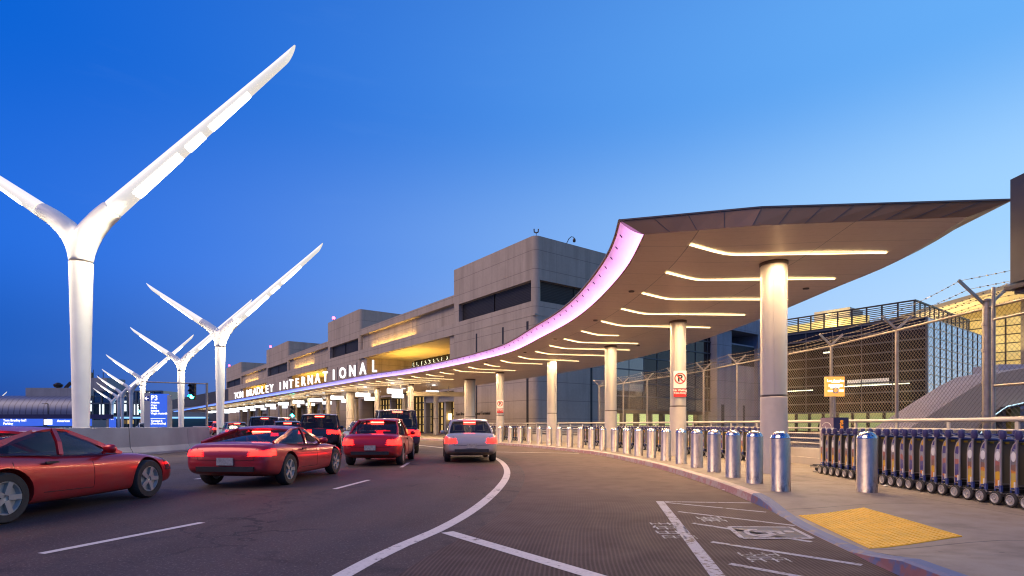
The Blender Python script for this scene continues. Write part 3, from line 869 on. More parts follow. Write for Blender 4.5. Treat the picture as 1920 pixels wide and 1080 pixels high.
for k in (2, 5, 8):
    p, big = cols[k]
    no_parking(p.x, p.y, .46 if big else .285, 2.3, R(-12), 'no parking plate on the %s far kerb column, above the queue of cars' % nth(k))

# white light boxes and signs hung under the canopy at the far entrance
LBG = 'white lit sign boxes hung under the canopy'
def lightbox(p, L, z, lab, h=.42):
    d = DH; a = Vector((p.x, p.y, z)); n2 = NH
    M = Matrix(((n2.x, d.x, 0), (n2.y, d.y, 0), (0, 0, 1)))
    t = thing('hanging_light_box', lab, 'light box', a, 0, LBG)
    mb = MB(); mb.box((0, 0, 0), (L, .26, h), 0, M); mb.build('lit_face', M_lightbox, t)
    mb = MB()
    for e in (-.4, .4):
        q = Vector((n2.x * L * e, n2.y * L * e, 0)); mb.tube([q + Vector((0, 0, h / 2)), q + Vector((0, 0, ZS - z - .01))], .025, 6)
    mb.build('hanger', M_alu, t)
i = 0
for k, (p, big) in enumerate(cols[1:]):
    i += 1
    lightbox(p - NH * 1.3 + DH * .7, 1.5, 4.45, 'white lit box under the canopy beside the %s far kerb column, towards the road' % nth(k + 1))
    lightbox(p + NH * 2.7 + DH * .7, 1.3, 4.45, 'white lit box under the canopy beside the %s far kerb column, towards the doors' % nth(k + 1))
mb = MB()
for k in range(0, 14):
    for u in (3.2, 7.5):
        p = TP(47 + 6.5 * k, 18.3 + u); mb.lathe([(0, 0), (.16, 0), (.17, .03)], 12, (p.x, p.y, ZS - .06))
mb.each('downlight', M_lightbox, post=rel)
# entrance beam with hangers near the thick column
b0 = TP(47.5, 28); 
t = thing('entrance_beam', 'olive painted beam hung on rods under the canopy before the brown glazing', 'beam', (b0.x, b0.y, 0))
mb = MB(); a = TP(49, 23.9) - b0; c = TP(46.5, 29.2) - b0
mb.bar((a.x, a.y, 4.3), (c.x, c.y, 4.3), .3, .42); mb.build('beam', M_soff_y, t)
mb = MB()
for f in (.1, .4, .7, .95): q_ = a.lerp(c, f); mb.tube([(q_.x, q_.y, 4.45), (q_.x, q_.y, ZS)], .04, 6)
mb.build('hanger', M_alu, t)

# roof-edge letters
sign = thing('terminal_sign', 'large white lit letters along the canopy roof edge spelling the terminal name', 'sign', (*TP(73, 18.3), 5.7))
letters = [(c, 43.7 + 2.5 * (12 - i)) for i, c in enumerate('INTERNATIONAL')] + [(c, 78.2 + 2.5 * (6 - i)) for i, c in enumerate('BRADLEY')] + [(c, 97.7 + 2.5 * (2 - i)) for i, c in enumerate('TOM')]
so_ = Vector((*TP(73, 18.3), 5.7))
for c, s_ in letters:
    p = TP(s_, 18.35); M = frame((p.x - so_.x, p.y - so_.y, .44), (.97, -.24, 0), (0, 0, 1))
    text('letter', c, 1.42, M @ Matrix.Diagonal((.62, 1, 1, 1)), M_letter, sign, .14, .022)
mb = MB()
a = TP(107, 18.5); b = TP(42.5, 18.5)
mb.bar((a.x - so_.x, a.y - so_.y, -.12), (b.x - so_.x, b.y - so_.y, -.12), .12, .08)
for k in range(33):
    q_ = a.lerp(b, k / 32); mb.bar((q_.x - so_.x, q_.y - so_.y, -.4), (q_.x - so_.x, q_.y - so_.y, -.12), .06, .06, 0, (1, 0, 0))
mb.build('support_rail', M_bronze, sign)

# ------------------------------------------------------------------ terminal building
CT = Vector((2.25, 53.8))
def F(u, v): return (CT.x + DH.x * u + NH.x * v, CT.y + DH.y * u + NH.y * v)
def fbox(mb, u0, u1, v0, v1, z0, z1, mat=0):
    return mb.prism([F(u0, v0), F(u1, v0), F(u1, v1), F(u0, v1)], z0, z1, mat)
term = thing('terminal_building', 'long beige concrete airport terminal with stepped towers, dark louvres and yellow-lit recesses', 'terminal', (CT.x, CT.y, 0))
IT = Matrix.Translation((-CT.x, -CT.y, 0))
def tr(o, par=term): 
    o.parent = par
    o.matrix_parent_inverse = IT if par is term else Matrix.Identity(4)
    return o
M_dark = plain('dark recess', (.025, .022, .02), .6, 0, .2, 1)
M_amberwin = glow('warm interior glazing', (1, .62, .2), .55, (.1, .08, .05))
M_paleint = glow('pale lit interior', (.85, .9, .62), 1.1, (.3, .3, .25))
M_greenwin = glow('green lit office glazing', (.72, .85, .32), .75, (.2, .2, .1))
M_mull = plain('dark bronze mullion', (.05, .04, .03), .4, .5, .1, 3)
TW = [(0, 15.4, 19.9), (45.5, 61.2, 20.3), (88.7, 108.7, 20.3), (141, 165, 20.3)]
Zl0, Zl1 = 13.5, 15.6
for ti, (u0, u1, zt) in enumerate(TW):
    dep = 10.4
    mb = MB()
    def foot(i=0):
        r = .6
        arc = [F(u0 + i + r - r * math.cos(q * PI / 12), i + r - r * math.sin(q * PI / 12)) for q in range(7)]
        return arc + [F(u1 - i, i), F(u1 - i, dep), F(u0 + i, dep)]
    mb.prism(foot(0), -.2, Zl0)
    mb.prism(foot(0), Zl1, zt)
    mb.prism(foot(.02), zt + .002, zt + .02)
    # piers between the two solid bands
    r = .6
    mb.prism([F(u0 + r - r * math.cos(q * PI / 12), r - r * math.sin(q * PI / 12)) for q in range(7)] + [F(u0 + 1.0, .7), F(u0 + .7, 1.3)], Zl0, Zl1)
    fbox(mb, u1 - 1.1, u1, 0, 1, Zl0, Zl1)
    fbox(mb, u0, u0 + 1, dep - 1.2, dep, Zl0, Zl1)
    w_ = tr(mb.build('tower', M_conc, smooth=25))
    mb = MB(); fbox(mb, u0 + .55, u1 - .55, .55, dep - .5, Zl0 - .01, Zl1 + .01); tr(mb.build('louvre', M_louvre))
    mb = MB()
    um = (u0 + u1) / 2
    fbox(mb, um - .05, um + .05, .45, .56, Zl0, Zl1); fbox(mb, u0 + .45, u0 + .56, dep * .55, dep * .55 + .1, Zl0, Zl1); tr(mb.build('louvre_mullion', M_mull))
    # vertical slots in the lower wall and an aviation light on the roof
    mb = MB()
    for (a, b) in ((u0 + 5.2, u0 + 5.5), (u0 + 10.3, u0 + 10.6), (u0 + 1.0, u0 + 1.35)):
        fbox(mb, a, b, -.012, .05, .4, 11.6)
    fbox(mb, u0 - .012, u0 + .05, 2.3, 2.9, .4, 11.6); fbox(mb, u0 - .012, u0 + .05, 7.6, 7.9, .4, 11.6)
    mb.each('wall_slot', M_dark, post=tr)
    mb = MB(); fbox(mb, u0 - .03, u1 + .03, -.03, .02, 12.05, 12.2); fbox(mb, u0 - .03, u0 + .02, -.03, dep, 12.05, 12.2); tr(mb.build('ledge', M_conc))
    bx_ = F(u1 - .8, .8)
    if ti:
        t = thing('roof_beacon', 'small red warning light on the roof of the %s terminal tower' % nth(ti + 1), 'beacon', (*bx_, zt + .02), 0, 'red warning lights on the terminal roof')
        mb = MB(); mb.tube([(0, 0, 0), (0, 0, .7)], .05, 6); mb.build('mast', M_mull, t)
        mb = MB(); mb.lathe([(.2, .7), (.26, .8), (.24, 1.05), (.1, 1.2), (0, 1.2)], 10); mb.build('lens', M_beacon, t)
# recessed bays between the towers
BAYS = [(15.4, 45.5), (61.2, 88.7), (108.7, 141)]
for bi, (u0, u1) in enumerate(BAYS):
    mb = MB()
    fbox(mb, u0, u1, 0, 10, 12.1, 13.5)                  # beam
    fbox(mb, u0, u1, .55, 10, 13.5, 15.9)                # recessed panel
    fbox(mb, u0, u1, 0, 10, 15.9, 16.9)                  # parapet
    for k in range(1, 5):
        um = u0 + (u1 - u0) * k / 5; fbox(mb, um - .02, um + .02, .53, .56, 13.6, 15.8)
    fbox(mb, u0 + .3, u0 + 1.5, .3, 1.5, 6, 12.1); fbox(mb, u1 - 2.2, u1, .3, 9, 6, 12.1)
    fbox(mb, u0, u1, 9, 10, 0, 12.1)                     # back wall of the recess
    fbox(mb, u0, u1, 0, 9, 5.4, 6.0)                     # floor of the recess
    tr(mb.build('wall', M_conc))
    mb = MB(); fbox(mb, u0 + .05, u1 - 2.2, .35, 9, 12.05, 12.098); tr(mb.build('soffit', M_soff_y))
    # gate-level windows with lit displays
    mb = MB(); fbox(mb, u0 + 15.2, u0 + 27, 8.5, 8.6, 10.1, 11.95); pane = tr(mb.build('window', M_dark))
    mb = MB()
    for k in range(10): fbox(mb, u0 + 15.2 + 1.4 * k, u0 + 15.32 + 1.4 * k, 8.38, 8.48, 10.1, 11.95)
    fbox(mb, u0 + 15.2, u0 + 27, 8.36, 8.48, 11.88, 12.02); fbox(mb, u0 + 15.2, u0 + 27, 8.36, 8.48, 10.0, 10.15)
    o = tr(mb.build('window_frame', M_mull)); 
    mb = MB(); rnd = random.Random(bi)
    for k in range(9):
        uc = u0 + 15.9 + 1.4 * k
        for q in range(5):
            a = Vector(F(uc + rnd.uniform(-.4, .4), 8.3)); b = Vector(F(uc + rnd.uniform(-.4, .4), 8.3))
            mb.bar((a.x, a.y, 10.4 + .28 * q), (b.x, b.y, 10.6 + .28 * q), .05, .12)
    tr(mb.build('window_display', M_paleint))
    # ground floor: brown glazed doors and warm interior behind them
    mb = MB(); fbox(mb, u0 + .3, u1 - .3, 2.6, 2.8, .15, 5.4); tr(mb.build('glazing', M_amberwin))
    mb = MB()
    k = u0 + .3
    while k < u1 - .3: fbox(mb, k, k + .14, 2.3, 2.58, .15, 5.4); k += 1.05
    for z in (.15, 1.25, 2.3, 3.3, 4.3, 5.2): fbox(mb, u0 + .3, u1 - .3, 2.25, 2.5, z, z + .16)
    for k in range(int((u1 - u0) / 1.05)):
        if k % 3: 
            for z in (1.3, 2.4, 3.4): 
                a = F(u0 + .5 + 1.05 * k, 2.2); b = F(u0 + 1.1 + 1.05 * k, 2.2); mb.bar((*a, z + .3), (*b, z + .75), .05, .05)
    tr(mb.build('glazing_frame', M_mull))
    mb = MB()
    for k in range(4):
        uu = u0 + 4 + 5.5 * k; fbox(mb, uu, uu + .5, 1.2, 2.0, .15, 5.4)
    fbox(mb, u0 + 1, u0 + 9, 1.0, 2.2, 4.2, 5.4)
    mb.each('pier', M_conc2, post=tr)
    # yellow flood lamps aimed at the soffit
    la = bpy.data.lights.new('recess_lamp', 'AREA'); la.shape = 'RECTANGLE'; la.size = (u1 - u0) * .35; la.size_y = 1.0; la.energy = 900 if bi == 0 else 900; la.color = (1, .58, .1)
    lo_ = bpy.data.objects.new('recess_lamp', la); COL.objects.link(lo_); c_ = F(u0 + (u1 - u0) * .58, 3.2)
    lo_.location = (*c_, 7.2); lo_.rotation_euler = (PI, 0, math.atan2(DH.y, DH.x))
for u0, u1 in BAYS:                                      # lamps hidden behind the beam wash the set-back panel gold
    la = bpy.data.lights.new('ledge_lamp', 'AREA'); la.shape = 'RECTANGLE'; la.size = (u1 - u0) * .5; la.size_y = .15; la.energy = 260; la.color = (1, .6, .14)
    lo_ = bpy.data.objects.new('ledge_lamp', la); COL.objects.link(lo_); c_ = F(u0 + (u1 - u0) * .62, .2); lo_.location = (*c_, 13.56)
    lo_.rotation_euler = (PI, 0, math.atan2(DH.y, DH.x))
# small dark name lettering on the wall by the doors
p = Vector((*F(11.3, -.03), 2.55))
text('wall_lettering', 'Tom Bradley International Terminal', .5, frame((p.x - CT.x, p.y - CT.y, p.z), (-DH.x, -DH.y, 0), (0, 0, 1)) , M_mull, term, .03, .004)
# lit notice by the entrance doors
pn = F(19.5, 1.6)
t = thing('lit_notice', 'small glowing yellow notice beside the brown glazed entrance', 'sign', (*pn, 2.3))
mb = MB(); mb.bar((DH.x * -.8, DH.y * -.8, 0), (DH.x * .8, DH.y * .8, 0), .12, .8); mb.build('lit_face', glow('notice glow', (1, .6, .15), 6), t)
mb = MB(); mb.tube([(0, 0, -2.15), (0, 0, -.4)], .06, 6); mb.build('post', M_mull, t)
# rooftop camera mast and lamp on the near tower
c_ = F(.9, .9); t = thing('roof_antenna', 'tiny dark fork-shaped antenna on the corner of the near terminal tower', 'antenna', (*c_, 19.92))
mb = MB(); mb.tube([(0, 0, 0), (0, 0, .6)], .03, 6); mb.tube([(-.22, 0, 1.0), (-.2, 0, .7), (0, 0, .6), (.2, 0, .7), (.22, 0, 1.0)], .07, 6); mb.build('antenna', M_mull, t)
c_ = F(.3, 5.0); t = thing('roof_camera', 'small goose-neck camera on the parapet of the near terminal tower', 'camera', (*c_, 19.92))
mb = MB(); mb.tube([(-.5, 0, 0), (-.15, 0, .7), (.1, 0, .9), (.35, 0, .85), (.4, 0, .7)], .04, 6); mb.build('arm', M_mull, t)
mb = MB(); mb.lathe([(0, .3), (.14, .36), (.16, .55), (.1, .72), (0, .72)], 10, (.4, 0, 0)); mb.build('housing', M_mull, t)
c_ = F(109.5, 2); t = thing('satellite_dish', 'dark round dish on the terminal roof between two towers', 'satellite dish', (*c_, 16.9))
mb = MB(); mb.lathe([(.0, .0), (.9, .15), (1.4, .6), (1.35, .65), (.85, .25), (0, .1)], 16); me = mb.mesh('dish', M_mull, smooth=40); me.transform(Matrix.Translation((0, 0, 1.3)) @ Matrix.Rotation(R(70), 4, (-.6, .3, 0))); link('dish', me, t)
mb = MB(); mb.tube([(0, 0, 0), (0, 0, 1.4)], .15, 8); mb.build('stand', M_mull, t)

# ------------------------------------------------------------------ concourse behind the fence: dark glazing and piers
D2 = Vector((.8, .6))                                    # along the terminal's side (to the right and away)
def mk_glass(name, tint, rough=.06):
    m, nt, b = nodes(name); p = pos(nt)
    b.inputs['Base Color'].default_value = (*tint, 1); b.inputs['Roughness'].default_value = rough; b.inputs['Metallic'].default_value = 0
    b.inputs['IOR'].default_value = 1.9; b.inputs['Specular IOR Level'].default_value = .8
    bump(nt, b, noise(nt, p, .35, 2), .06, .05)
    return m
M_glass = mk_glass('dark curtain glass', (.012, .014, .018)); M_glass.node_tree.nodes['Principled BSDF'].inputs['IOR'].default_value = 1.3
M_glassb = mk_glass('sky reflecting glass', (.02, .03, .045), .04)
m_, nt_, b_ = nodes('mirror glass'); b_.inputs['Base Color'].default_value = (.5, .55, .6, 1); b_.inputs['Metallic'].default_value = 1; b_.inputs['Roughness'].default_value = .05
bump(nt_, b_, noise(nt_, pos(nt_), .5, 2), .12, .05); M_mirror = m_
M_frame = plain('grey aluminium mullion', (.075, .085, .1), .45, .5, .08, 2)
C2 = Vector((11.5, 62.5))
conc = thing('concourse_block', 'dark glazed concourse with pale office windows and concrete piers behind the fence', 'building', (C2.x, C2.y, 0))
def G(u, v): return (D2.x * u - NH.x * 0 + (-.6) * v, D2.y * u + .8 * v)     # local: u to the right, v away
def gbox(mb, u0, u1, v0, v1, z0, z1, mat=0): return mb.prism([G(u0, v0), G(u1, v0), G(u1, v1), G(u0, v1)], z0, z1, mat)
mb = MB(); gbox(mb, 0, 19, 0, 10, 3.0, 15.5); mb.build('glazing', M_glass, conc)
mb = MB()
for k in range(8): gbox(mb, 2.6 * k, 2.6 * k + .1, -.08, -.003, 3, 15.5)
for k in range(9): gbox(mb, 0, 19, -.12, -.005, 3 + 1.55 * k, 3.14 + 1.55 * k)
mb.build('glazing_frame', M_frame, conc)
mb = MB(); gbox(mb, 0, 5.2, -.06, -.002, 5.2, 14); mb.build('bright_glazing', M_glassb, conc)
mb = MB(); gbox(mb, 0, 30, .5, 10, 0, 1.2); gbox(mb, 0, 19, .3, 10, 2.62, 3.0)
for k in range(9): gbox(mb, 2.4 * k - .2, 2.4 * k + .15, .3, 1, 1.2, 2.62)
mb.build('plinth', plain('brown plinth', (.13, .1, .075), .7), conc)
mb = MB(); gbox(mb, 0, 19, 2.2, 2.4, 1.2, 2.62); mb.build('lit_office', M_greenwin, conc)
mb = MB(); gbox(mb, 19, 22.5, -1.0, 8, 0, 14.2); gbox(mb, 22.5, 31, -.6, 8, 0, 12.6); gbox(mb, 29, 31.5, -1.2, 8, 0, 14.2); gbox(mb, 18.6, 32, -1.3, 9, 14.2, 16.3); mb.each('pier', M_conc2, conc)
mb = MB(); gbox(mb, 22.6, 28.9, -.65, -.55, 9.6, 12.4); gbox(mb, 20.0, 20.7, -1.02, -.9, .4, 4); gbox(mb, 26, 26.5, -.62, -.5, .4, 4); mb.each('dark_opening', M_dark, conc)

# ------------------------------------------------------------------ glass office building on the right
C3 = Vector((56.7, 75.0))
gb = thing('glass_building', 'dark glass office block with horizontal bands and a mirrored end reflecting the sky', 'building', (C3.x, C3.y, 0))
ZT = 16.0; 
def H(u, v): return (DH.x * u + D2.x * v, DH.y * u + D2.y * v)     # u: left and away, v: right and away
def hbox(mb, u0, u1, v0, v1, z0, z1, mat=0): return mb.prism([H(u0, v0), H(u1, v0), H(u1, v1), H(u0, v1)], z0, z1, mat)
LU, LV = 52., 29.
mb = MB(); hbox(mb, .02, LU, .02, LV, 3.2, ZT); mb.build('front_glazing', M_glass, gb)
mb = MB(); hbox(mb, .1, 1, -.0, LV - .02, 0, .01)
mb = MB(); mb.prism([H(-.03, .1), H(.0, .1), H(.0, LV - .1), H(-.03, LV - .1)], .4, ZT - .05); mb.build('mirror_glazing', M_mirror, gb)
mb = MB(); nrow = 9
for k in range(nrow + 1):
    z = 3.1 + (ZT - 3.1) * k / nrow; hbox(mb, -.06, LU, -.14, .015, z - .1, z + .1)
for k in range(14): hbox(mb, 4 * k, 4 * k + .1, -.09, .012, 3.1, ZT - .12)
hbox(mb, -.12, .12, -.16, .1, 0, ZT)
mb.build('front_frame', M_frame, gb)
mb = MB()
for k in range(nrow + 4):
    z = .4 + (ZT - .4) * k / (nrow + 3)
    hbox(mb, -.09, -.032, .1, LV, z - .05, z + .05)
mb.build('side_band', M_alu, gb); mb = MB()
for k in range(12): hbox(mb, -.1, -.034, .1 + (LV - .3) * k / 11, .28 + (LV - .3) * k / 11, .3, ZT)
mb.build('side_frame', M_mull, gb)
mb = MB(); hbox(mb, .3, LU, 1.2, 5, .3, 3.1); mb.build('lit_lobby', glow('dim green lobby', (.72, .85, .32), .3, (.2, .2, .1)), gb)
mb = MB()
rnd = random.Random(4)
for k in range(24):
    u = 1 + 2.1 * k; hbox(mb, u, u + .35, .6, 1.0, 0, 3.1)
    if rnd.random() < .6: hbox(mb, u + .6, u + rnd.uniform(.9, 1.7), .8, 1.1, .3, rnd.uniform(1.2, 2.4))
mb.each('lobby_pier', M_mull, gb)
mb = MB()
for (u, z, l) in ((2, 7.0, 9), (15, 6.7, 6), (12.5, 12.4, .9), (26, 12.2, .8), (31, 6.9, 7)):
    hbox(mb, u, u + l, -.02, .012, z, z + (.12 if l > 3 else .2))
mb.each('lit_ceiling_strip', glow('office strip light', (.95, 1, .7), 2.2), gb)
mb = MB(); hbox(mb, 4.5, 10, -.01, .014, 7.15, 8.0); hbox(mb, 24, 36, -.01, .014, 5.9, 7.2); mb.each('lit_room', glow('dim office glow', (.5, .5, .16), .3), gb)
# roof screen with louvres, lamps behind it and penthouses
mb = MB(); hbox(mb, 1.6, LU, .8, LV - 3, ZT, ZT + .5); mb.build('roof_kerb', M_dark, gb)
mb = MB()
for k in range(26): hbox(mb, 1.6 + 2 * k, 1.8 + 2 * k, .8, .95, ZT + .5, ZT + 2.6)
for k in range(13): hbox(mb, 1.6, 1.75, .95 + 2 * k, 1.1 + 2 * k, ZT + .5, ZT + 2.6)
hbox(mb, 1.5, LU, .75, .98, ZT + 2.6, ZT + 2.8); hbox(mb, 1.5, 1.78, .98, LV - 3, ZT + 2.6, ZT + 2.8)
for k in range(7):
    z = ZT + .62 + .28 * k
    hbox(mb, 1.8, LU, .84, .88, z, z + .12); hbox(mb, 1.64, 1.68, .98, LV - 3, z, z + .12)
mb.build('roof_screen', M_mull, gb)
mb = MB(); hbox(mb, 9, 41, 4.5, 5.5, ZT + .5, ZT + 2.3); mb.build('plant_lit_wall', glow('lit plant room', (1, .74, .2), .75, (.5, .4, .2)), gb)
mb = MB(); hbox(mb, 12, 17.5, 6, 11, ZT + .5, ZT + 4.2); hbox(mb, 25, 40, 7, 12, ZT + .5, ZT + 3.7); hbox(mb, 23.5, 28, 6.5, 7, ZT + 2.7, ZT + 4.0); mb.each('penthouse', plain('penthouse wall', (.6, .52, .36), .7), gb)
for k, u in enumerate((14, 31)):
    la = bpy.data.lights.new('roof_lamp', 'POINT'); la.energy = 700; la.color = (1, .75, .3); la.shadow_soft_size = .5
    lo_ = bpy.data.objects.new('roof_lamp', la); COL.objects.link(lo_); c_ = H(u, 3.0); lo_.location = (C3.x + c_[0], C3.y + c_[1], ZT + 1.6)

# ------------------------------------------------------------------ big lit hall with a curved white roof behind it
C4 = Vector((101, 100))
hall = thing('concourse_hall', 'tall glass hall glowing yellow under a sweeping white curved roof', 'building', (C4.x, C4.y, 0))
m_, nt_, b_ = nodes('hall glazing'); p_ = pos(nt_)
f_ = noise(nt_, p_, .12, 3)
nt_.links.new(MIX(nt_, remap(nt_, f_, .3, .7, 0, 1), (1, .6, .13), (1, .74, .27)), b_.inputs['Emission Color']); b_.inputs['Emission Strength'].default_value = .6
b_.inputs['Base Color'].default_value = (.2, .16, .08, 1); b_.inputs['Roughness'].default_value = .2
M_hall = m_
mb = MB(); hbox(mb, 4, 64, 9, 40, 0, 24); mb.build('glazing', M_hall, hall)
mb = MB()
for k in range(21): hbox(mb, 4 + 3 * k, 4.25 + 3 * k, 8.7, 8.98, 0, 24)
for k in range(14): hbox(mb, 4, 64, 8.75, 8.97, 1.8 * k, 1.8 * k + .18)
mb.build('glazing_frame', M_mull, hall)
mb = MB()
for k in range(5): hbox(mb, 6 + 13 * k, 7.4 + 13 * k, 6.6, 7.8, 0, 26)
mb.each('hall_column', plain('hall column', (.3, .25, .16), .6), hall)
mb = MB(); rws = []; rw2 = []
for k in range(31):
    u = 2 + 64 * k / 30; z = 28.9 - .14 * u - .0012 * max(0, u) ** 2 - .0008 * min(0, u) ** 2
    rws.append([(*H(u, v), z + dz + .7) for v, dz in ((-.5, 0), (9, .8), (24, 2.2), (44, 1))]); rw2.append([(*H(u, v), z + dz) for v, dz in ((0, 0), (9, -.6), (24, -.6), (44, -.6))])
mb.grid(rws); mb.grid(rw2); mb.grid([[a[0], b[0]] for a, b in zip(rws, rw2)]); mb.grid([[rws[0][j], rw2[0][j]] for j in range(4)]); mb.grid([[rws[-1][j], rw2[-1][j]] for j in range(4)])
mb.build('roof', plain('hall roof', (.72, .62, .46), .55, 0, .05, .3), hall, smooth=40)
la = bpy.data.lights.new('hall_lamp', 'AREA'); la.shape = 'RECTANGLE'; la.size = 40; la.size_y = 3; la.energy = 6000; la.color = (1, .74, .34)
lo_ = bpy.data.objects.new('hall_lamp', la); COL.objects.link(lo_); c_ = H(28, 4.5); lo_.location = (C4.x + c_[0], C4.y + c_[1], 16); lo_.rotation_euler = (PI, 0, math.atan2(DH.y, DH.x))

# ------------------------------------------------------------------ boarding-bridge structures on the right
M_bridge = plain('bridge cladding', (.46, .36, .25), .6, 0, .12, .5)
t = thing('boarding_bridge', 'sloping grey covered boarding ramp with a humped side wall, behind the fence', 'boarding bridge', (27.0, 31.0, 0))
prof = [(-6.9, .2), (-5.7, 1.0), (-3.4, 2.5), (-1.6, 3.6), (-.6, 4.1), (1, 4.4), (6, 4.65), (16, 4.7), (16, 2.9), (5, 2.7), (1, 2.5), (-.6, 2.15), (-1.4, 1.6), (-2.2, .2)]
vs = [(x, -1.3 + .02 * x, z) for x, z in prof] + [(x, 1.6 + .02 * x, z) for x, z in prof]; n_ = len(prof)
mb = MB(); mb.add(vs, [tuple(range(n_)), tuple(range(n_, 2 * n_))[::-1]] + [(i, (i + 1) % n_, (i + 1) % n_ + n_, i + n_) for i in range(n_)]); mb.build('ramp_shell', M_bridge, t)
mb = MB(); mb.box((8, .3, 1.1), (16, 2.2, 2.1)); mb.build('cabin', plain('cabin wall', (.3, .27, .25), .6, 0, .1, 1), t)
mb = MB()
pts = [(-2.2, -1.42, .4), (-1.4, -1.42, 1.6), (-.6, -1.42, 2.15), (1, -1.42, 2.5), (5, -1.42, 2.7), (15, -1.42, 2.9)]
mb.tube(pts, .1, 6); mb.build('edge_rail', M_black, t)
mb = MB(); mb.tube([(p_[0] + .2, -1.5, p_[2] + .12) for p_ in pts], .035, 5); mb.build('light_rail', glow('cyan edge light', (.5, .85, .9), .9), t)
mb = MB(); mb.box((.4, -1.0, 1.0), (.5, .3, 2.6)); mb.box((3, -1.0, 1.0), (.4, .3, 2.8)); mb.each('support', plain('yellow support', (.3, .22, .03), .6), t)
t = thing('white_plant_box', 'pale boxy service cabin with a dark opening, above the boarding ramp', 'cabin', (43.2, 47.5, 0))
mb = MB(); mb.box((1.1, -.2, 4.7), (7.0, 2.6, 3.3)); mb.box((1.1, -.1, 1.5), (6.0, 2, 3)); mb.build('wall', plain('white cabin', (.52, .5, .5), .6, 0, .08, .4), t)
mb = MB(); mb.box((-1.5, -1.52, 4.6), (1.5, .1, 2.3)); mb.build('opening', M_dark, t)

# ------------------------------------------------------------------ parapet railing
t = thing('railing', 'white tubular railing on a low parapet wall curving behind the trolleys', 'railing', (8.75, 3.2, .15))
IR = Matrix.Translation((-8.75, -3.2, -.15))
def rr_(o, p=t): o.parent = p; o.matrix_parent_inverse = IR; return o
mb = MB(); a = offs(RAIL, -.1); b = offs(RAIL, .1)
for z0, z1, L, Q in ((.15, .35, offs(RAIL, -.2), offs(RAIL, .2)), (.35, .62, a, b)):
    rows = [[(*L[i], z0), (*L[i], z1), (*Q[i], z1), (*Q[i], z0)] for i in range(len(RAIL))]; mb.grid(rows)
rr_(mb.build('base_wall', M_wallw))
for z, r in ((1.39, .042), (1.2, .022), (1.05, .022), (.9, .022), (.76, .022)):
    mb = MB(); mb.tube([(p.x, p.y, z) for p in RAIL], r, 7); rr_(mb.build('rail', M_railw, smooth=60))
s = .3
while s < RS[-1]:
    p, d = at_s(RAIL, RS, s); mb = MB(); mb.bar((p.x, p.y, .6), (p.x, p.y, 1.37), .07, .035, 0, (d.y, -d.x, 0)); rr_(mb.build('post', M_railw)); s += 1.5
def chain(mb, a, b, z0, z1, pitch, r, zoff=0):
    """two families of straight diagonal wires between two plan points"""
    a = Vector(a); b = Vector(b); L = (b - a).length; d = (b - a) / L; Hh = z1 - z0
    for fam in (1, -1):
        x = -Hh
        while x < L + Hh:
            # wire u = x + fam*z
            u0, w0, u1, w1 = x, 0, x + fam * Hh, Hh
            if u0 > u1: u0, w0, u1, w1 = u1, w1, u0, w0
            if u1 > 0 and u0 < L:
                if u0 < 0: w0 += (w1 - w0) * (0 - u0) / (u1 - u0); u0 = 0
                if u1 > L: w1 = w0 + (w1 - w0) * (L - u0) / (u1 - u0); u1 = L
                p = a + d * u0; q = a + d * u1
                mb.tube([(p.x, p.y, z0 + w0), (q.x, q.y, z0 + w1)], r, 3, caps=False)
            x += pitch
mb = MB(); s = .3
Q = offs(RAIL, .05)
while s < RS[-1] - 8:
    p, d = at_s(RAIL, RS, s); q, _ = at_s(RAIL, RS, s + 1.5); n_ = Vector((d.y, -d.x)) * .06; chain(mb, p + n_, q + n_, .58, .84, .055, .004); s += 1.5
rr_(mb.build('mesh_skirt', M_alu))

# ------------------------------------------------------------------ chain-link fence
FP = offs(RAIL, .22)
fy = [3.6, 6.6, 10.36, 12.83, 15.4, 17.9, 19.95, 22.5, 24.75, 26.95, 29.4, 31.6]
fpt = [at_y(FP, y)[0] for y in fy]
fence = thing('chain_link_fence', 'tall chain-link fence with barbed wire on forked arms behind the railing', 'fence', (8.97, 3.6, .15))
IF_ = Matrix.Translation((-8.97, -3.6, -.15))
def ff(o): o.parent = fence; o.matrix_parent_inverse = IF_; return o
ZF = 3.5
for i, p in enumerate(fpt):
    d = (fpt[min(i + 1, len(fpt) - 1)] - fpt[max(i - 1, 0)]).normalized(); n_ = Vector((d.y, -d.x))
    r = .075 if i == 2 else .038
    mb = MB(); mb.tube([(p.x, p.y, .15), (p.x, p.y, ZF + (.12 if i == 2 else 0))], r, 10)
    if i == 2:
        mb.lathe([(.08, 0), (.085, .02), (.05, .06), (0, .07)], 12, (p.x, p.y, ZF + .11))
        for z in (.9, 1.5, 2.1, 2.7, 3.2): mb.lathe([(.075, -.03), (.088, -.03), (.088, .03), (.075, .03)], 12, (p.x, p.y, z))
    ff(mb.build('post', M_alu, smooth=40))
    L = .75 if i == 2 else .48
    for sgn in (-1, 1):
        mb = MB(); mb.bar((p.x, p.y, ZF + .02), (p.x + n_.x * sgn * L * .72, p.y + n_.y * sgn * L * .72, ZF + L * .7), .05, .03, 0, (d.x, d.y, 0))
        ff(mb.build('barb_arm', M_alu))
mb = MB(); mb.tube([(p.x, p.y, ZF) for p in fpt], .026, 8); ff(mb.build('top_rail', M_alu, smooth=60))
for i in range(len(fpt) - 1):
    mb = MB(); chain(mb, fpt[i], fpt[i + 1], .6, ZF, .1, .0034)
    a, b = fpt[i], fpt[i + 1]; L = (b - a).length; k = 0.
    while k < L:                                         # twisted wire ends above the top rail
        q = a + (b - a) * (k / L); mb.tube([(q.x, q.y, ZF), (q.x, q.y, ZF + .05)], .004, 3, caps=False); k += .1
    ff(mb.build('chain_link', M_wire))
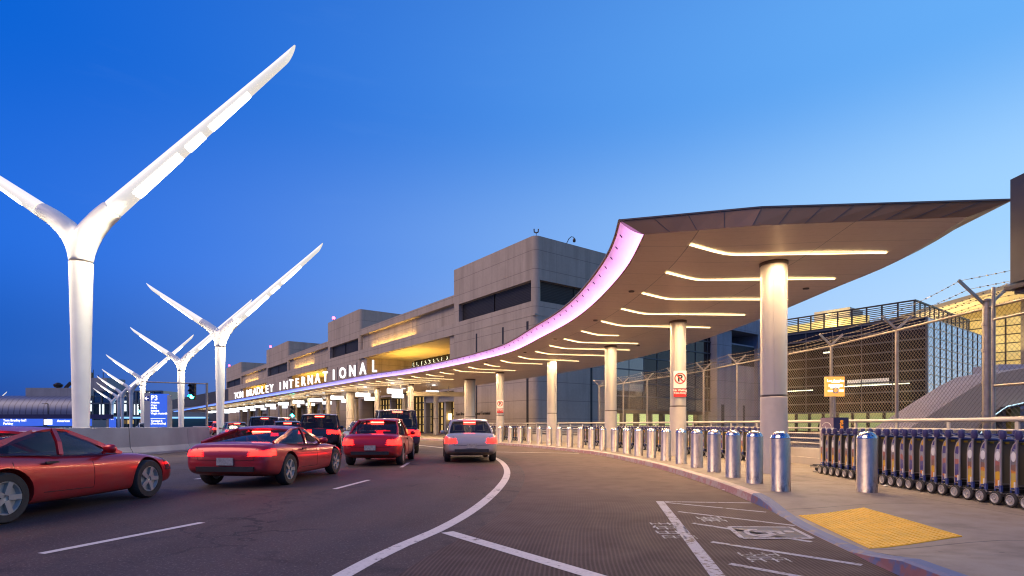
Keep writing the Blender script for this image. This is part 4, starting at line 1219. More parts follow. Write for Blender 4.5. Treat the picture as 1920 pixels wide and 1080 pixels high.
for sgn in (-1, 1):
    for f in (.35, .65, .95):
        mb = MB()
        for i in range(len(fpt) - 1):
            a, b = fpt[i], fpt[i + 1]; d = (b - a).normalized(); n_ = Vector((d.y, -d.x)) * sgn
            La = (.75 if i == 2 else .48) * .72 * f; Lb = (.75 if i + 1 == 2 else .48) * .72 * f
            A_ = Vector((a.x + n_.x * La, a.y + n_.y * La, ZF + La)); B_ = Vector((b.x + n_.x * Lb, b.y + n_.y * Lb, ZF + Lb)); L = (B_ - A_).length
            pts = [A_.lerp(B_, k / 6) - Vector((0, 0, .05 * math.sin(PI * k / 6))) for k in range(7)]
            mb.tube(pts, .0045, 4, caps=False)
            for k in range(1, int(L / .16)):
                q = A_.lerp(B_, k * .16 / L) - Vector((0, 0, .05 * math.sin(PI * k * .16 / L))); mb.box(q, (.03, .008, .022))
        ff(mb.build('barbed_wire', M_wire))
# gate frame next to the big post
p = fpt[2]; q = at_y(FP, 6.75)[0]
mb = MB(); a = (p.x - .02, p.y - .16)
mb.tube([(*a, .5), (*a, ZF + .35)], .032, 8); mb.tube([(*a, ZF - .25), (q.x, q.y, ZF - .25)], .026, 8); mb.tube([(*a, 2.02), (q.x, q.y, 2.02)], .026, 8); mb.tube([(*a, 1.42), (q.x, q.y, 1.42)], .03, 8)
ff(mb.build('gate_frame', M_alu, smooth=50))

# ------------------------------------------------------------------ luggage trolleys
def mk_ad(name, stops):
    m, nt, b = nodes(name); p = pos(nt); sx = N(nt, 'ShaderNodeSeparateXYZ'); nt.links.new(p, sx.inputs[0])
    r = N(nt, 'ShaderNodeValToRGB'); r.color_ramp.interpolation = 'CONSTANT'; e = r.color_ramp.elements
    e[0].position = 0; e[0].color = (*stops[0][1], 1); e[1].position = stops[1][0]; e[1].color = (*stops[1][1], 1)
    for q, c in stops[2:]: x = e.new(q); x.color = (*c, 1)
    n = noise(nt, p, 22, 3)
    nt.links.new(MA(nt, 'ADD', remap(nt, sx.outputs[2], .4, 1.05, 0, 1), MA(nt, 'MULTIPLY', MA(nt, 'SUBTRACT', n, .5), .16)), r.inputs[0])
    nt.links.new(r.outputs[0], b.inputs['Base Color']); b.inputs['Roughness'].default_value = .35
    return m
PU = (.06, .05, .2); YE = (.75, .42, .03); OR = (.7, .24, .03); BR = (.25, .13, .1); GR = (.33, .34, .36); WH = (.75, .72, .68); RE = (.4, .14, .12)
ADS = [mk_ad('advert purple', [(0, PU), (.1, OR), (.16, PU), (.3, (.1, .09, .25)), (.42, RE), (.55, GR), (.68, PU), (.85, YE)]),
       mk_ad('advert orange', [(0, OR), (.18, YE), (.34, BR), (.48, RE), (.58, GR), (.7, (.5, .48, .5)), (.84, PU)]),
       mk_ad('advert yellow', [(0, YE), (.2, (.6, .42, .1)), (.34, OR), (.4, BR), (.52, (.2, .19, .2)), (.66, GR), (.84, PU)])]
TROL = []
for var in range(3):
    root = thing('luggage_trolley', 'luggage trolley', 'trolley', (0, 0, 0))
    mb = MB()
    for sx_ in (-1, 1):
        x = .3 * sx_
        mb.tube([(x, 0, .17), (x, 0, .9), (x, -.015, .98)], .015, 8)
        mb.tube([(x, .1, .2), (x, .1, .7), (x, .085, .8), (x, .05, .87), (x, 0, .91)], .01, 6)
        mb.tube([(x, .1, .24), (x, 0, .24)], .01, 6)
        mb.tube([(x, 0, .19), (x * .95, .35, .15), (x * .7, .8, .12), (x * .3, .92, .11)], .012, 6)
    mb.tube([(-.3, 0, .3), (.3, 0, .3)], .01, 6); mb.tube([(-.3, .02, .13), (.3, .02, .13)], .012, 6)
    link('frame', mb.mesh('frame', M_chrome, smooth=50), root)
    mb = MB(); mb.box((0, .07, .6), (.55, .012, .6)); link('back_panel', mb.mesh('back_panel', M_panelD), root)
    mb = MB(); mb.tube([(-.28, .05, .925), (.28, .05, .925)], .016, 8); mb.box((-.17, .055, .885), (.05, .014, .03), 1); link('top_tube', mb.mesh('top_tube', [M_bluetube, M_amber if False else M_yellow], smooth=50), root)
    for sx_ in (-1, 1):
        mb = MB(); x = .3 * sx_
        mb.add([(x - .004, .008, .26), (x - .004, .092, .26), (x - .004, .092, .72), (x - .004, .076, .8), (x - .004, .045, .865), (x - .004, .008, .895),
                (x + .004, .008, .26), (x + .004, .092, .26), (x + .004, .092, .72), (x + .004, .076, .8), (x + .004, .045, .865), (x + .004, .008, .895)],
               [(0, 1, 2, 3, 4, 5), (11, 10, 9, 8, 7, 6)] + [(i, (i + 1) % 6, (i + 1) % 6 + 6, i + 6) for i in range(6)])
        adp = link('advert_panel', mb.mesh('advert_panel', ADS[var]), root)
        if sx_ < 0:
            mb = MB(); mb.box((x - .007, .03, .31), (.005, .022, .09)); link('reflector', mb.mesh('reflector', M_signw), adp)
            if var: 
                mb = MB(); mb.lathe([(0, -.003), (.04, -.003), (.04, .002)], 14, (x - .006, .05, .7), 0, 'x')
                mb.v = [(a, b, .7 + (c - .7) * 1.7) for a, b, c in mb.v]; link('white_disc', mb.mesh('white_disc', M_signw), adp)
    mb = MB()
    for sx_ in (-1, 1):
        mb.lathe([(0, -.065), (.034, -.06), (.045, -.025), (.045, .025), (.036, .06), (0, .07)], 12, (.3 * sx_, -.03, 1.0))
    mb.tube([(-.3, -.035, .995), (.3, -.035, .995)], .014, 8)
    link('handle', mb.mesh('handle', M_grip, smooth=50), root)
    for sx_ in (-1, 1):
        mb = MB(); x = .3 * sx_; mb.tube([(x, -.03, 1.01), (x + .05, -.09, .985), (x + .13, -.1, .955), (x + .15, -.06, .94), (x + .06, -.03, .955)], .008, 6)
        link('brake_lever', mb.mesh('brake_lever', M_chrome, smooth=50), root)
    mb = MB(); mb.box((0, .42, .17), (.42, .5, .03)); mb.box((0, .14, .22), (.46, .1, .05))
    for k in range(4): mb.tube([(-.22 + .147 * k, .1, .2), (-.18 + .12 * k, .85, .14)], .012, 6)
    link('deck', mb.mesh('deck', M_black), root)
    for sx_ in (-1, 1):
        mb = MB(); x = .3 * sx_; mb.box((x - .0, -.0, .24), (.03, .035, .09))
        mb.tube([(x, .1, .2), (x, .085, .26), (x, .03, .27)], .012, 6)
        link('fork_bracket', mb.mesh('fork_bracket', M_bluetube, smooth=40), root)
    for sx_ in (-1, 1):
        x = .335 * sx_
        mb = MB(); mb.lathe([(.07, -.022), (.088, -.024), (.097, -.014), (.1, 0), (.097, .014), (.088, .024), (.07, .022)], 22, (x, .045, .1), 0, 'x', False)
        wl = link('wheel', mb.mesh('tyre', M_rubber, smooth=50), root)
        mb = MB(); mb.lathe([(.0, -.016), (.02, -.024), (.024, -.012), (.055, -.01), (.064, -.024), (.074, -.022), (.074, .022), (.0, .02)], 20, (x, .045, .1), 0, 'x')
        for q in range(5):
            a = q * 2 * PI / 5; mb.box((x - .012 * 1, .045 + .04 * math.cos(a), .1 + .04 * math.sin(a)), (.012, .012, .012))
        link('hub', mb.mesh('hub', M_rim, smooth=40), wl)
    mb = MB(); mb.lathe([(0, -.02), (.05, -.02), (.055, 0), (.05, .02), (0, .02)], 14, (0, .9, .055), 0, 'x'); link('front_caster', mb.mesh('front_caster', M_rubber, smooth=50), root)
    TROL.append(root)
used = set()
def put_trolley(i, x, y, rz, lab, group):
    v = random.choice((0, 0, 1, 1, 2, 2))
    pr = TROL[v]
    if v not in used:
        used.add(v); o = pr; o.location = (x, y, .15); o.rotation_euler = (0, 0, rz); o['label'] = lab
    else: o = dup(pr, (x, y, .15), rz, lab)
    o['group'] = group
G1 = 'luggage trolleys nested in the near row'
n1 = 24
for i in range(n1):
    f = i / (n1 - 1); y = 6.75 + 6.0 * f + random.uniform(-.012, .012) - (.16 if i < 2 else 0); x = 7.2 + .33 * f + random.uniform(-.008, .008)
    lab = ('luggage trolley nearest the camera in the row, standing slightly apart' if i == 0 else 'luggage trolley last in the near row, beside the purple dispenser kiosk' if i == n1 - 1 else
           'luggage trolley in the near row, %s counted from the loose one at the near end' % nth(i + 1))
    put_trolley(i, x, y, R(-3) + random.uniform(-.02, .02), lab, G1)
G2 = 'luggage trolleys nested along the parapet behind the columns'
FT = offs(RAIL, -.72); FS = arclen(FT)
s0 = next(s for p, s in zip(FT, FS) if p.y > 16.6); s1 = next(s for p, s in zip(FT, FS) if p.y > 31.2)
n2 = int((s1 - s0) / .29)
for i in range(n2):
    p, d = at_s(FT, FS, s0 + (s1 - s0) * i / n2 + random.uniform(-.02, .02))
    put_trolley(i, p.x, p.y, math.atan2(-d.x, d.y), 'luggage trolley by the parapet behind the columns, %s of that row from its near end' % nth(i + 1), G2)
s0 = next(s for p, s in zip(FT, FS) if p.y > 38.6); s1 = min(FS[-1], s0 + 5)
n3 = 14
for i in range(n3):
    p, d = at_s(FT, FS, s0 + (s1 - s0) * i / n3)
    put_trolley(i, p.x, p.y, math.atan2(-d.x, d.y), 'luggage trolley in the far cluster behind the silver car, %s from the railing column' % nth(i + 1), 'luggage trolleys in the far cluster')

# trolley dispenser kiosk with its lit sign
kc = (7.9, 13.45, .15)
t = thing('trolley_dispenser', 'purple and navy trolley dispenser kiosk with a glowing amber sign on its post', 'dispenser', kc)
mb = MB(); mb.box((0, 0, .66), (.36, .56, 1.32)); mb.build('cabinet', plain('navy cabinet', (.02, .025, .1), .4, 0, .1, 4), t)
mb = MB(); mb.box((-.184, 0, .72), (.006, .54, 1.18)); mb.build('poster', plain('lilac poster', (.25, .17, .24), .4, 0, .2, 6), t)
text('poster_lettering', 'Los Angeles', .13, frame((-.19, 0, 1.05), (0, -1, 0), (0, 0, 1)), M_signw, t, .003, .004)
cc = [(-.19, .2 * math.cos(a), 1.07 + .13 * math.sin(a)) for a in [PI * .12 + PI * .76 * k / 12 for k in range(13)]]
mb = MB(); mb.tube(cc, .007, 4); mb.build('poster_arc', M_signw, t)
text('name_lettering', 'smarte carte', .14, frame((.0, -.284, .9), (0, 0, 1), (-1, 0, 0)), glow('orange lettering', (1, .36, .03), .35, (.8, .3, .03)), t, .004, .004)
mb = MB(); mb.tube([(.0, 0, 1.3), (.0, 0, 1.9)], .03, 10); mb.build('sign_post', M_alu, t, smooth=40)
mb = MB(); mb.box((0, 0, 2.08), (.44, .1, .48)); mb.build('lit_sign', glow('amber lit sign', (1, .46, .07), .7, (.6, .3, .1)), t)
text('sign_lettering', 'Los Angeles', .085, frame((0, -.053, 2.22), (1, 0, 0), (0, 0, 1)), glow('sign lettering glow', (1, .93, .75), 1.6), t, .003, .003)
mb = MB()
for (x, z, wd, h) in ((0, 2.1, .34, .06), (-.02, 2.06, .22, .05), (-.13, 1.97, .12, .05), (.14, 1.98, .12, .05), (0, 2.18, .2, .015)): mb.box((x, -.051, z), (wd, .004, h))
mb.build('sign_picture', glow('sign picture glow', (1, .85, .5), 1.6), t)
mb = MB(); mb.lathe([(.055, -.056), (.075, -.056), (.075, -.05), (.055, -.05), (.055, -.056)], 20, (0, 0, 1.985), 0, 'y'); mb.build('sign_ring', plain('blue emblem', (.1, .2, .5), .4), t)
# dark bin and sack beside it
t = thing('utility_box', 'small brown cardboard box on the parapet top behind the dispenser kiosk', 'box', (8.72, 14.9, .62))
mb = MB(); mb.box((0, 0, .5), (.22, .22, .3)); mb.box((0, 0, .18), (.08, .08, .36)); mb.build('box_body', plain('brown box', (.35, .18, .05), .7), t)

# sign cabinet at the right edge
t = thing('sign_cabinet', 'bronze metal back of a tall sign cabinet hanging at the right edge', 'sign cabinet', (8.6, 8.0, .15))
mb = MB(); mb.box((-.98, 0, 4.05), (.26, .5, 1.56)); mb.build('panel', M_bronze, t)
mb = MB(); mb.box((-.1, .1, 4.12), (1.46, .4, 1.56)); mb.build('panel', M_bronze, t)
mb = MB(); mb.box((-.42, 0, 3.2), (1.46, .62, .06)); mb.box((-.4, 0, 3.14), (1.3, .5, .06)); mb.build('bottom_flange', M_bronze, t)
mb = MB(); mb.lathe([(.16, 0), (.16, 5.0)], 16, (.5, .0, 0)); mb.build('post', M_bronze, t)

# ------------------------------------------------------------------ Y-shaped street lamps
M_arm = plain('arm paint with added glow', (.8, .78, .72), .35, 0, .04, 1.5); b_ = M_arm.node_tree.nodes['Principled BSDF']; b_.inputs['Emission Color'].default_value = (1, .9, .72, 1); b_.inputs['Emission Strength'].default_value = .55  # white paint with glow added in the emission so the arms read bright
def lamp_meshes():
    pole = MB(); pole.lathe([(.31, 0), (.31, .06), (.27, .07), (.34, 4), (.42, 7.95), (.425, 8.0)], 32)
    seam = MB(); seam.lathe([(.405, 8.0), (.405, 8.03)], 32)
    fk = MB()
    rp = [(0, 0, 8.03), (.02, 0, 8.4), (.12, 0, 8.8), (.38, 0, 9.3), (.85, 0, 9.84), (1.35, 0, 10.26)]; rr = [.425, .45, .48, .47, .43, .41]
    lp = [(0, 0, 8.03), (-.04, 0, 8.5), (-.2, 0, 8.95), (-.55, 0, 9.42), (-1.13, 0, 9.9), (-1.7, 0, 10.24)]; lr = [.425, .45, .46, .42, .36, .33]
    fk.tube(rp, rr, 20); fk.tube(lp, lr, 20)
    fm = fk.mesh('fork', M_white)
    fm = bake(fm, [('REMESH', dict(mode='VOXEL', voxel_size=.055)), ('SMOOTH', dict(factor=.6, iterations=22))])
    fm.materials.clear(); fm.materials.append(M_white); fm.polygons.foreach_set('use_smooth', [True] * len(fm.polygons)); fm.polygons.foreach_set('material_index', [0] * len(fm.polygons))
    arms = []
    for sgn, a, b, r0, r1, spans in ((1, (1.35, 10.26), (8.5, 16.5), .375, .165, ((.09, .4), (.405, .52), (.527, .8))), (-1, (-1.7, 10.24), (-5.95, 13.1), .305, .135, ((.06, .86),))):
        A_ = Vector((a[0], 0, a[1])); B_ = Vector((b[0], 0, b[1])); d = (B_ - A_).normalized(); n_ = Vector((-d.z * sgn, 0, d.x * sgn))
        if n_.z < 0: n_ = -n_
        mb = MB(); rings = []
        K = 14
        for i in range(K + 1):
            f = i / K; r = r0 + (r1 - r0) * f; c = A_.lerp(B_, f)
            ring = []
            for j in range(20):
                q = 2 * PI * j / 20; cut = 0
                if i == K: cut = .42 * math.cos(q)          # oblique cut tip, long on the upper side
                ring.append(c + n_ * (r * math.cos(q)) + Vector((0, 1, 0)) * (r * .92 * math.sin(q)) + d * (cut + (.25 if i == K else 0)))
            rings.append(ring)
        mb.loft(rings)
        am = mb.mesh('arm', M_arm, smooth=40)
        tube = MB()
        for (f0, f1) in spans:                           # curved lens following the underside of the arm
            rows = []
            for i in range(9):
                f = f0 + (f1 - f0) * i / 8; r = r0 + (r1 - r0) * f; c = A_.lerp(B_, f)
                e = 0 if i in (0, 8) else 1
                rows.append([c + n_ * (rr2 * math.cos(q)) + Vector((0, 1, 0)) * (rr2 * .92 * math.sin(q)) for q, rr2 in [(PI + g, r + (.016 if e and abs(g) < 1.0 else -.03)) for g in (-1.05, -.98, -.8, -.5, -.25, 0, .25, .5, .8, .98, 1.05)]])
            tube.grid(rows)
        arms.append((am, tube.mesh('light_panel', M_led, smooth=40)))
    return pole.mesh('pole', M_white, smooth=40), seam.mesh('seam', M_collar), fm, arms
LM = lamp_meshes()
LG = 'white Y-shaped street lamps in a line'
lamps = [(-17.9, 22.8, 'tallest white Y-shaped street lamp, nearest, its left arm cut by the frame'), (-25.3, 47.6, 'second white Y-shaped street lamp, standing beside the dark car queue'),
         (-41.6, 69.0, 'third white Y-shaped street lamp, behind the second, right of the blue direction sign'), (-64.6, 96, 'fourth white Y-shaped street lamp, left of the blue direction sign'),
         (-84, 121, 'fifth white Y-shaped street lamp in the receding line'), (-98, 138, 'sixth white Y-shaped street lamp in the receding line'), (-114, 159, 'seventh white Y-shaped street lamp in the receding line'),
         (-134, 184, 'eighth white Y-shaped street lamp, small in the distance'), (-179, 238, 'ninth white Y-shaped street lamp, the smallest of the near line'),
         (-238, 291, 'distant little Y-shaped lamp seen just left of the nearest pole'), (-250, 262, 'distant lamp whose slanted arm shows at the left edge')]
for i, (x, y, lab) in enumerate(lamps):
    t = thing('street_lamp', lab, 'street lamp', (x, y, 0), 0, LG)
    link('pole', LM[0], t); link('seam', LM[1], t); link('fork', LM[2], t)
    for am, lp_ in LM[3]:
        a = link('arm', am, t); link('light_panel', lp_, a)
    if i < 4:                                            # added spots ahead of the arms brighten the pole; the diode panels face away
        for px_, pz_, tgt in ((2.6, 10.75, (0, 0, 3.5)), (-2.9, 10.5, (0, 0, 3.5))):
            la = bpy.data.lights.new('pole_fill', 'SPOT'); la.energy = 2900; la.color = (1, .85, .6); la.spot_size = R(95); la.spot_blend = .9; la.shadow_soft_size = .3
            lo_ = bpy.data.objects.new('pole_fill', la); COL.objects.link(lo_); lo_.location = (x + px_, y - 1.0, pz_)
            lo_.rotation_euler = (Vector(tgt) - Vector((px_, -1.0, pz_))).to_track_quat('-Z', 'Y').to_euler()

# ------------------------------------------------------------------ concrete barrier on the left
BP = crom(V2((-19.8, 15.5), (-18.3, 18), (-16.6, 20.4), (-16.0, 23.5), (-16.2, 27.5), (-17.6, 31.5), (-21, 37.5), (-24, 41.5)), .4)
t = thing('concrete_barrier', 'long grey concrete barrier wall below the nearest tall lamp', 'barrier', (-16.6, 20.4, 0))
IB = Matrix.Translation((16.6, -20.4, 0))
BSL = arclen(BP); s = 0
while s < BSL[-1] - .5:
    e = min(s + 4.2, BSL[-1]); n_ = 8; mb = MB(); rings = []
    for k in range(n_ + 1):
        p, d = at_s(BP, BSL, s + .02 + (e - s - .04) * k / n_); nn = Vector((d.y, -d.x))
        pr = ((.3, 0), (.3, .1), (.16, .35), (.1, 1.16), (.08, 1.18), (-.08, 1.18), (-.1, 1.16), (-.16, .35), (-.3, .1), (-.3, 0))
        rings.append([(p.x + nn.x * a, p.y + nn.y * a, z) for a, z in pr])
    mb.loft(rings); o = mb.build('barrier_segment', M_barrier, t); o.matrix_parent_inverse = IB; s = e
IS_ = offs(BP, -.3)
rows = [[(*a, .16), (*(a + Vector((-9, 5))), .16)] for a in IS_]
struct(MB().grid(rows).build('traffic_island', M_walk))
t = thing('stand_in_light', 'round red light set on the concrete barrier, standing in for a tail or traffic light', 'stand-in light', (-18.35, 19.0, 1.18))  # red lamp added here in place of a tail or traffic light
mb = MB(); mb.lathe([(.05, 0), (.05, .04)], 10); mb.build('base', M_black, t); mb = MB(); mb.lathe([(.06, .04), (.075, .09), (.06, .15), (0, .17)], 12); mb.build('lens', M_beacon, t, smooth=60)

# ------------------------------------------------------------------ cars
m_, nt_, b_ = nodes('car glass'); b_.inputs['Base Color'].default_value = (.02, .022, .024, 1); b_.inputs['Roughness'].default_value = .04; b_.inputs['IOR'].default_value = 1.6
tb_ = N(nt_, 'ShaderNodeBsdfTransparent'); tb_.inputs[0].default_value = (.62, .66, .66, 1); mx_ = N(nt_, 'ShaderNodeMixShader'); mx_.inputs[0].default_value = .5
nt_.links.new(b_.outputs[0], mx_.inputs[1]); nt_.links.new(tb_.outputs[0], mx_.inputs[2]); nt_.links.new(mx_.outputs[0], nt_.nodes['Material Output'].inputs[0])
M_carglass = m_; M_seat = plain('car seat fabric', (.05, .045, .045), .8, 0, .2, 8)
M_lens = mk_glass('unlit lamp lens', (.05, .05, .05), .08); M_gap = plain('panel gap', (.006, .006, .006), .8)
from mathutils.bvhtree import BVHTree
M_tyre = M_rubber
M_alloy = plain('alloy rim', (.36, .36, .36), .5, .4, .05, 9)
M_plate = plain('plate white', (.34, .33, .32), .5, 0, .3, 25)
def paint(name, col, metal=.3):
    m, nt, b = nodes(name); p = pos(nt); sx = N(nt, 'ShaderNodeSeparateXYZ'); nt.links.new(p, sx.inputs[0])
    dirt = MA(nt, 'MULTIPLY', remap(nt, sx.outputs[2], .25, .7, .5, 0), remap(nt, noise(nt, p, 3, 4), .35, .7, .3, 1))   # road dust low on the sides
    nt.links.new(MIX(nt, dirt, col, (.12, .1, .09)), b.inputs['Base Color']); b.inputs['Metallic'].default_value = metal
    nt.links.new(MA(nt, 'ADD', .3, MA(nt, 'MULTIPLY', dirt, .5)), b.inputs['Roughness']); b.inputs['Coat Weight'].default_value = .6
    b.inputs['Coat Roughness'].default_value = .06
    return m
P_red = paint('red car paint', (.5, .012, .02)); P_red2 = paint('crimson car paint', (.42, .02, .035)); P_silver = paint('silver car paint', (.46, .43, .41), .3)
P_dark = paint('charcoal car paint', (.03, .03, .036)); P_navy = paint('dark violet car paint', (.05, .03, .08)); P_white = paint('white car paint', (.7, .69, .67), 0); P_teal = paint('teal grey car paint', (.06, .1, .11)); P_gold = paint('beige car paint', (.3, .25, .18), .5)

SPEC = {  # L, W, ground clearance, body profile [(y, zbot, ztop, halfwidth)], glasshouse: (y rear base, rear roof, front roof, front base), belt, roof
 'sedan': dict(L=4.7, W=1.84, prof=[(0, .42, .70, .70), (.06, .34, .93, .84), (.35, .25, 1.02, .91), (.95, .2, 1.0, .92), (1.7, .19, .97, .92), (2.6, .19, .95, .92), (3.4, .2, .93, .915), (4.1, .22, .84, .88), (4.52, .26, .74, .79), (4.7, .36, .6, .6)],
               gh=((.62, 1.00), (1.32, 1.43), (2.55, 1.44), (3.5, .93)), wr=.33, wy=(.95, 3.72), tl=(.66, .88, .40)),
 'coupe': dict(L=4.45, W=1.9, prof=[(0, .4, .66, .72), (.05, .3, .86, .86), (.35, .22, .94, .94), (1.0, .17, .92, .95), (1.7, .16, .86, .93), (2.6, .16, .83, .93), (3.3, .17, .83, .94), (3.95, .2, .72, .9), (4.3, .22, .6, .78), (4.45, .3, .48, .55)],
               gh=((.45, .93), (1.55, 1.19), (2.1, 1.2), (3.05, .84)), wr=.335, wy=(.9, 3.5), tl=(.66, .8, .36)),
 'suv': dict(L=4.8, W=1.95, prof=[(0, .5, .85, .8), (.06, .42, 1.12, .92), (.3, .32, 1.16, .965), (.95, .28, 1.13, .97), (1.8, .27, 1.12, .97), (2.8, .27, 1.1, .97), (3.6, .28, 1.08, .96), (4.3, .3, .98, .92), (4.65, .34, .84, .82), (4.8, .45, .7, .62)],
             gh=((.12, 1.14), (.5, 1.74), (2.75, 1.76), (3.55, 1.08)), wr=.38, wy=(.95, 3.82), tl=(.86, 1.14, .24)),
 'van': dict(L=5.1, W=2.0, prof=[(0, .5, .95, .86), (.05, .4, 1.14, .97), (.3, .3, 1.18, .99), (1.0, .26, 1.17, 1.0), (2.0, .25, 1.16, 1.0), (3.0, .25, 1.15, 1.0), (3.9, .26, 1.1, .99), (4.6, .3, .95, .94), (4.95, .34, .8, .82), (5.1, .45, .66, .6)],
             gh=((.1, 1.16), (.34, 1.9), (3.1, 1.92), (4.2, 1.1)), wr=.37, wy=(1.0, 4.0), tl=(.8, 1.2, .2)),
}
CARBASE = {}
def car_shapes(kind):
    if kind in CARBASE: return CARBASE[kind]
    sp = SPEC[kind]; L, W = sp['L'], sp['W']
    rings = []
    for (y, zb, zt, hw) in sp['prof']:
        h = zt - zb
        half = [(hw * .0, zb), (hw * .8, zb), (hw * .955, zb + .08 * h), (hw * 1.0, zb + .42 * h), (hw * .985, zb + .72 * h), (hw * .93, zb + .93 * h), (hw * .8, zt), (0, zt + .015)]
        ring = [(x, y, z) for x, z in half] + [(-x, y, z) for x, z in half[-2:0:-1]]
        rings.append(ring)
    mb = MB(); mb.loft(rings); me = mb.mesh('body', M_black)
    me = bake(me, [('SUBSURF', dict(levels=3, render_levels=3))])
    # cut wheel arches
    o = bpy.data.objects.new('tmp', me); COL.objects.link(o)
    cut = []
    mb = MB()
    for y in sp['wy']:
        for s in (-1, 1): mb.lathe([(sp['wr'] + .055, -.2), (sp['wr'] + .055, .2)], 28, (s * (W / 2 - .08), y, sp['wr']), 0, 'x')
    cm = link('cut', mb.mesh('cut', M_black))
    m = o.modifiers.new('b', 'BOOLEAN'); m.object = cm; m.operation = 'DIFFERENCE'; m.solver = 'EXACT'
    dg = bpy.context.evaluated_depsgraph_get(); dg.update()
    me = bpy.data.meshes.new_from_object(o.evaluated_get(dg)); bpy.data.objects.remove(o); bpy.data.objects.remove(cm)
    me.materials.clear(); me.materials.append(M_black); me.materials.append(M_black)
    zt = sp['tl']; 
    mi = []
    for p in me.polygons:
        c = p.center; ins = False
        for y in sp['wy']:
            if (c.y - y) ** 2 + (c.z - sp['wr']) ** 2 < (sp['wr'] + .05) ** 2 and abs(c.x) < W / 2 + .1 and abs(c.x) > W / 2 - .3: ins = True
        sill = .3 if kind in ('sedan', 'coupe') else .44
        mi.append(1 if (ins or c.z < sill - (.05 if .5 < c.y < L - .5 else 0)) else 0)
    me.polygons.foreach_set('material_index', mi); me.polygons.foreach_set('use_smooth', [True] * len(me.polygons)); me.set_sharp_from_angle(angle=R(42))
    # lamp covers picked from the skin and lifted a few millimetres
    def skin(test, off=.006, mat=M_tail):
        bm = bmesh.new(); bm.from_mesh(me)
        bmesh.ops.delete(bm, geom=[f for f in bm.faces if not test(f.calc_center_median()) or (mat is M_tail and f.normal.z > .45)], context='FACES')
        for v in bm.verts: v.co += v.normal * off
        r = bpy.data.meshes.new('lamp'); bm.to_mesh(r); bm.free(); r.materials.clear(); r.materials.append(mat)
        r.polygons.foreach_set('material_index', [0] * len(r.polygons)); return r
    out = {'body': me}
    for s in (-1, 1):
        out['tail%d' % s] = skin(lambda c: zt[0] < c.z < zt[1] and c.x * s > zt[2] * W / 2 * 1.1 + .1 and c.y < (.42 if kind != 'coupe' else .3))
        hz = sp['prof'][-3][2]
        out['head%d' % s] = skin(lambda c: hz - .26 < c.z < hz - .04 and c.x * s > .42 * W / 2 * 1.1 and c.y > L - .5 and c.y < L - .06, .006, M_head)
    # door and boot gaps scribed on the skin
    bv = BVHTree.FromPolygons([v.co.copy() for v in me.vertices], [tuple(p.vertices) for p in me.polygons]); gaps = []
    (a, za), (b, zb), (c, zc), (d, zd) = sp['gh']
    def scribe(pts, org, dr):
        P_ = []
        for k in range(len(pts) - 1):
            for j in range(6): P_.append(Vector(pts[k]).lerp(Vector(pts[k + 1]), j / 6))
        P_.append(Vector(pts[-1])); out_ = []
        for q in P_:
            h = bv.ray_cast(q + Vector(org), Vector(dr))
            if h[0] is not None and (h[0] - q).length < 1.2: out_.append(h[0])
        if len(out_) > 3:
            g_ = MB(); g_.tube(out_, .0055, 4); gaps.append(g_.mesh('panel_gap', M_gap))
    zr = sp['wr'] + .02; zt_ = min(za, zd) - .05; mid = a + (d - a) * .5
    doors = [(mid - .75, mid + .55)] if kind == 'coupe' else [(a + (d - a) * .14 + .3, mid - .02), (mid + .02, d - .35)]
    for s in (-1, 1):
        for y0, y1 in doors:
            scribe([(0, y0, zt_), (0, y0 + .02, zr), (0, y1, zr - .03), (0, y1, zt_)], (s * 2.5, 0, 0), (-s, 0, 0))
    scribe([(-.62, 0, sp['tl'][1] + .03), (-.58, 0, sp['prof'][0][1] + .18), (.58, 0, sp['prof'][0][1] + .18), (.62, 0, sp['tl'][1] + .03)], (0, -2, 0), (0, 1, 0))
    scribe([(-.7, d + .1, 0), (-.6, L - .35, 0), (.6, L - .35, 0), (.7, d + .1, 0)], (0, 0, 3), (0, 0, -1))
    out['gaps'] = gaps
    # glasshouse
    (a, za), (b, zb), (c, zc), (d, zd) = sp['gh']; hb, hr = W * .455, W * (.355 if kind in ('sedan', 'coupe') else .40)
    def lerp(p, q, t): return p + (q - p) * t
    base = [(a, za - .03, hb * .9), (lerp(a, d, .2), lerp(za, zd, .2) - .03, hb), (lerp(a, d, .5), lerp(za, zd, .5) - .03, hb), (lerp(a, d, .8), lerp(za, zd, .8) - .03, hb * .985), (d, zd - .04, hb * .86)]
    roof = [(b, zb - .02, hr * .93), (lerp(b, c, .2), lerp(zb, zc, .2) + .02, hr), (lerp(b, c, .5), lerp(zb, zc, .5) + .035, hr), (lerp(b, c, .8), lerp(zb, zc, .8) + .02, hr), (c, zc - .02, hr * .94)]
    gm = MB()
    B_ = [(hw, y, z) for y, z, hw in base] + [(-hw, y, z) for y, z, hw in base[::-1]]; T_ = [(hw, y, z) for y, z, hw in roof] + [(-hw, y, z) for y, z, hw in roof[::-1]]
    Mi = [tuple(Vector(p).lerp(Vector(q), .5) + Vector((.025 if p[0] > 0 else -.025, 0, 0))) for p, q in zip(B_, T_)]
    gm.loft([B_, Mi, T_]); out['glass'] = gm.mesh('glass', M_carglass, smooth=50)
    rm = MB(); rows = []
    for i in range(len(roof)):
        y, z, hw = roof[i]; y += (-.06 if i == 0 else .05 if i == len(roof) - 1 else 0)
        rows.append([(hw * t, y, z + .012 + .035 * (1 - t * t)) for t in (-1.03, -.6, 0, .6, 1.03)])
    rm.grid(rows); low = [[(x, y, z - .035) for x, y, z in r] for r in rows]; rm.grid(low)
    for j in (0, 4): rm.grid([[rows[i][j], low[i][j]] for i in range(len(rows))])
    rm.grid([rows[0], low[0]]); rm.grid([rows[-1], low[-1]])
    out['roof'] = rm.mesh('roof', M_black, smooth=40)
    pm = MB(); pms = []
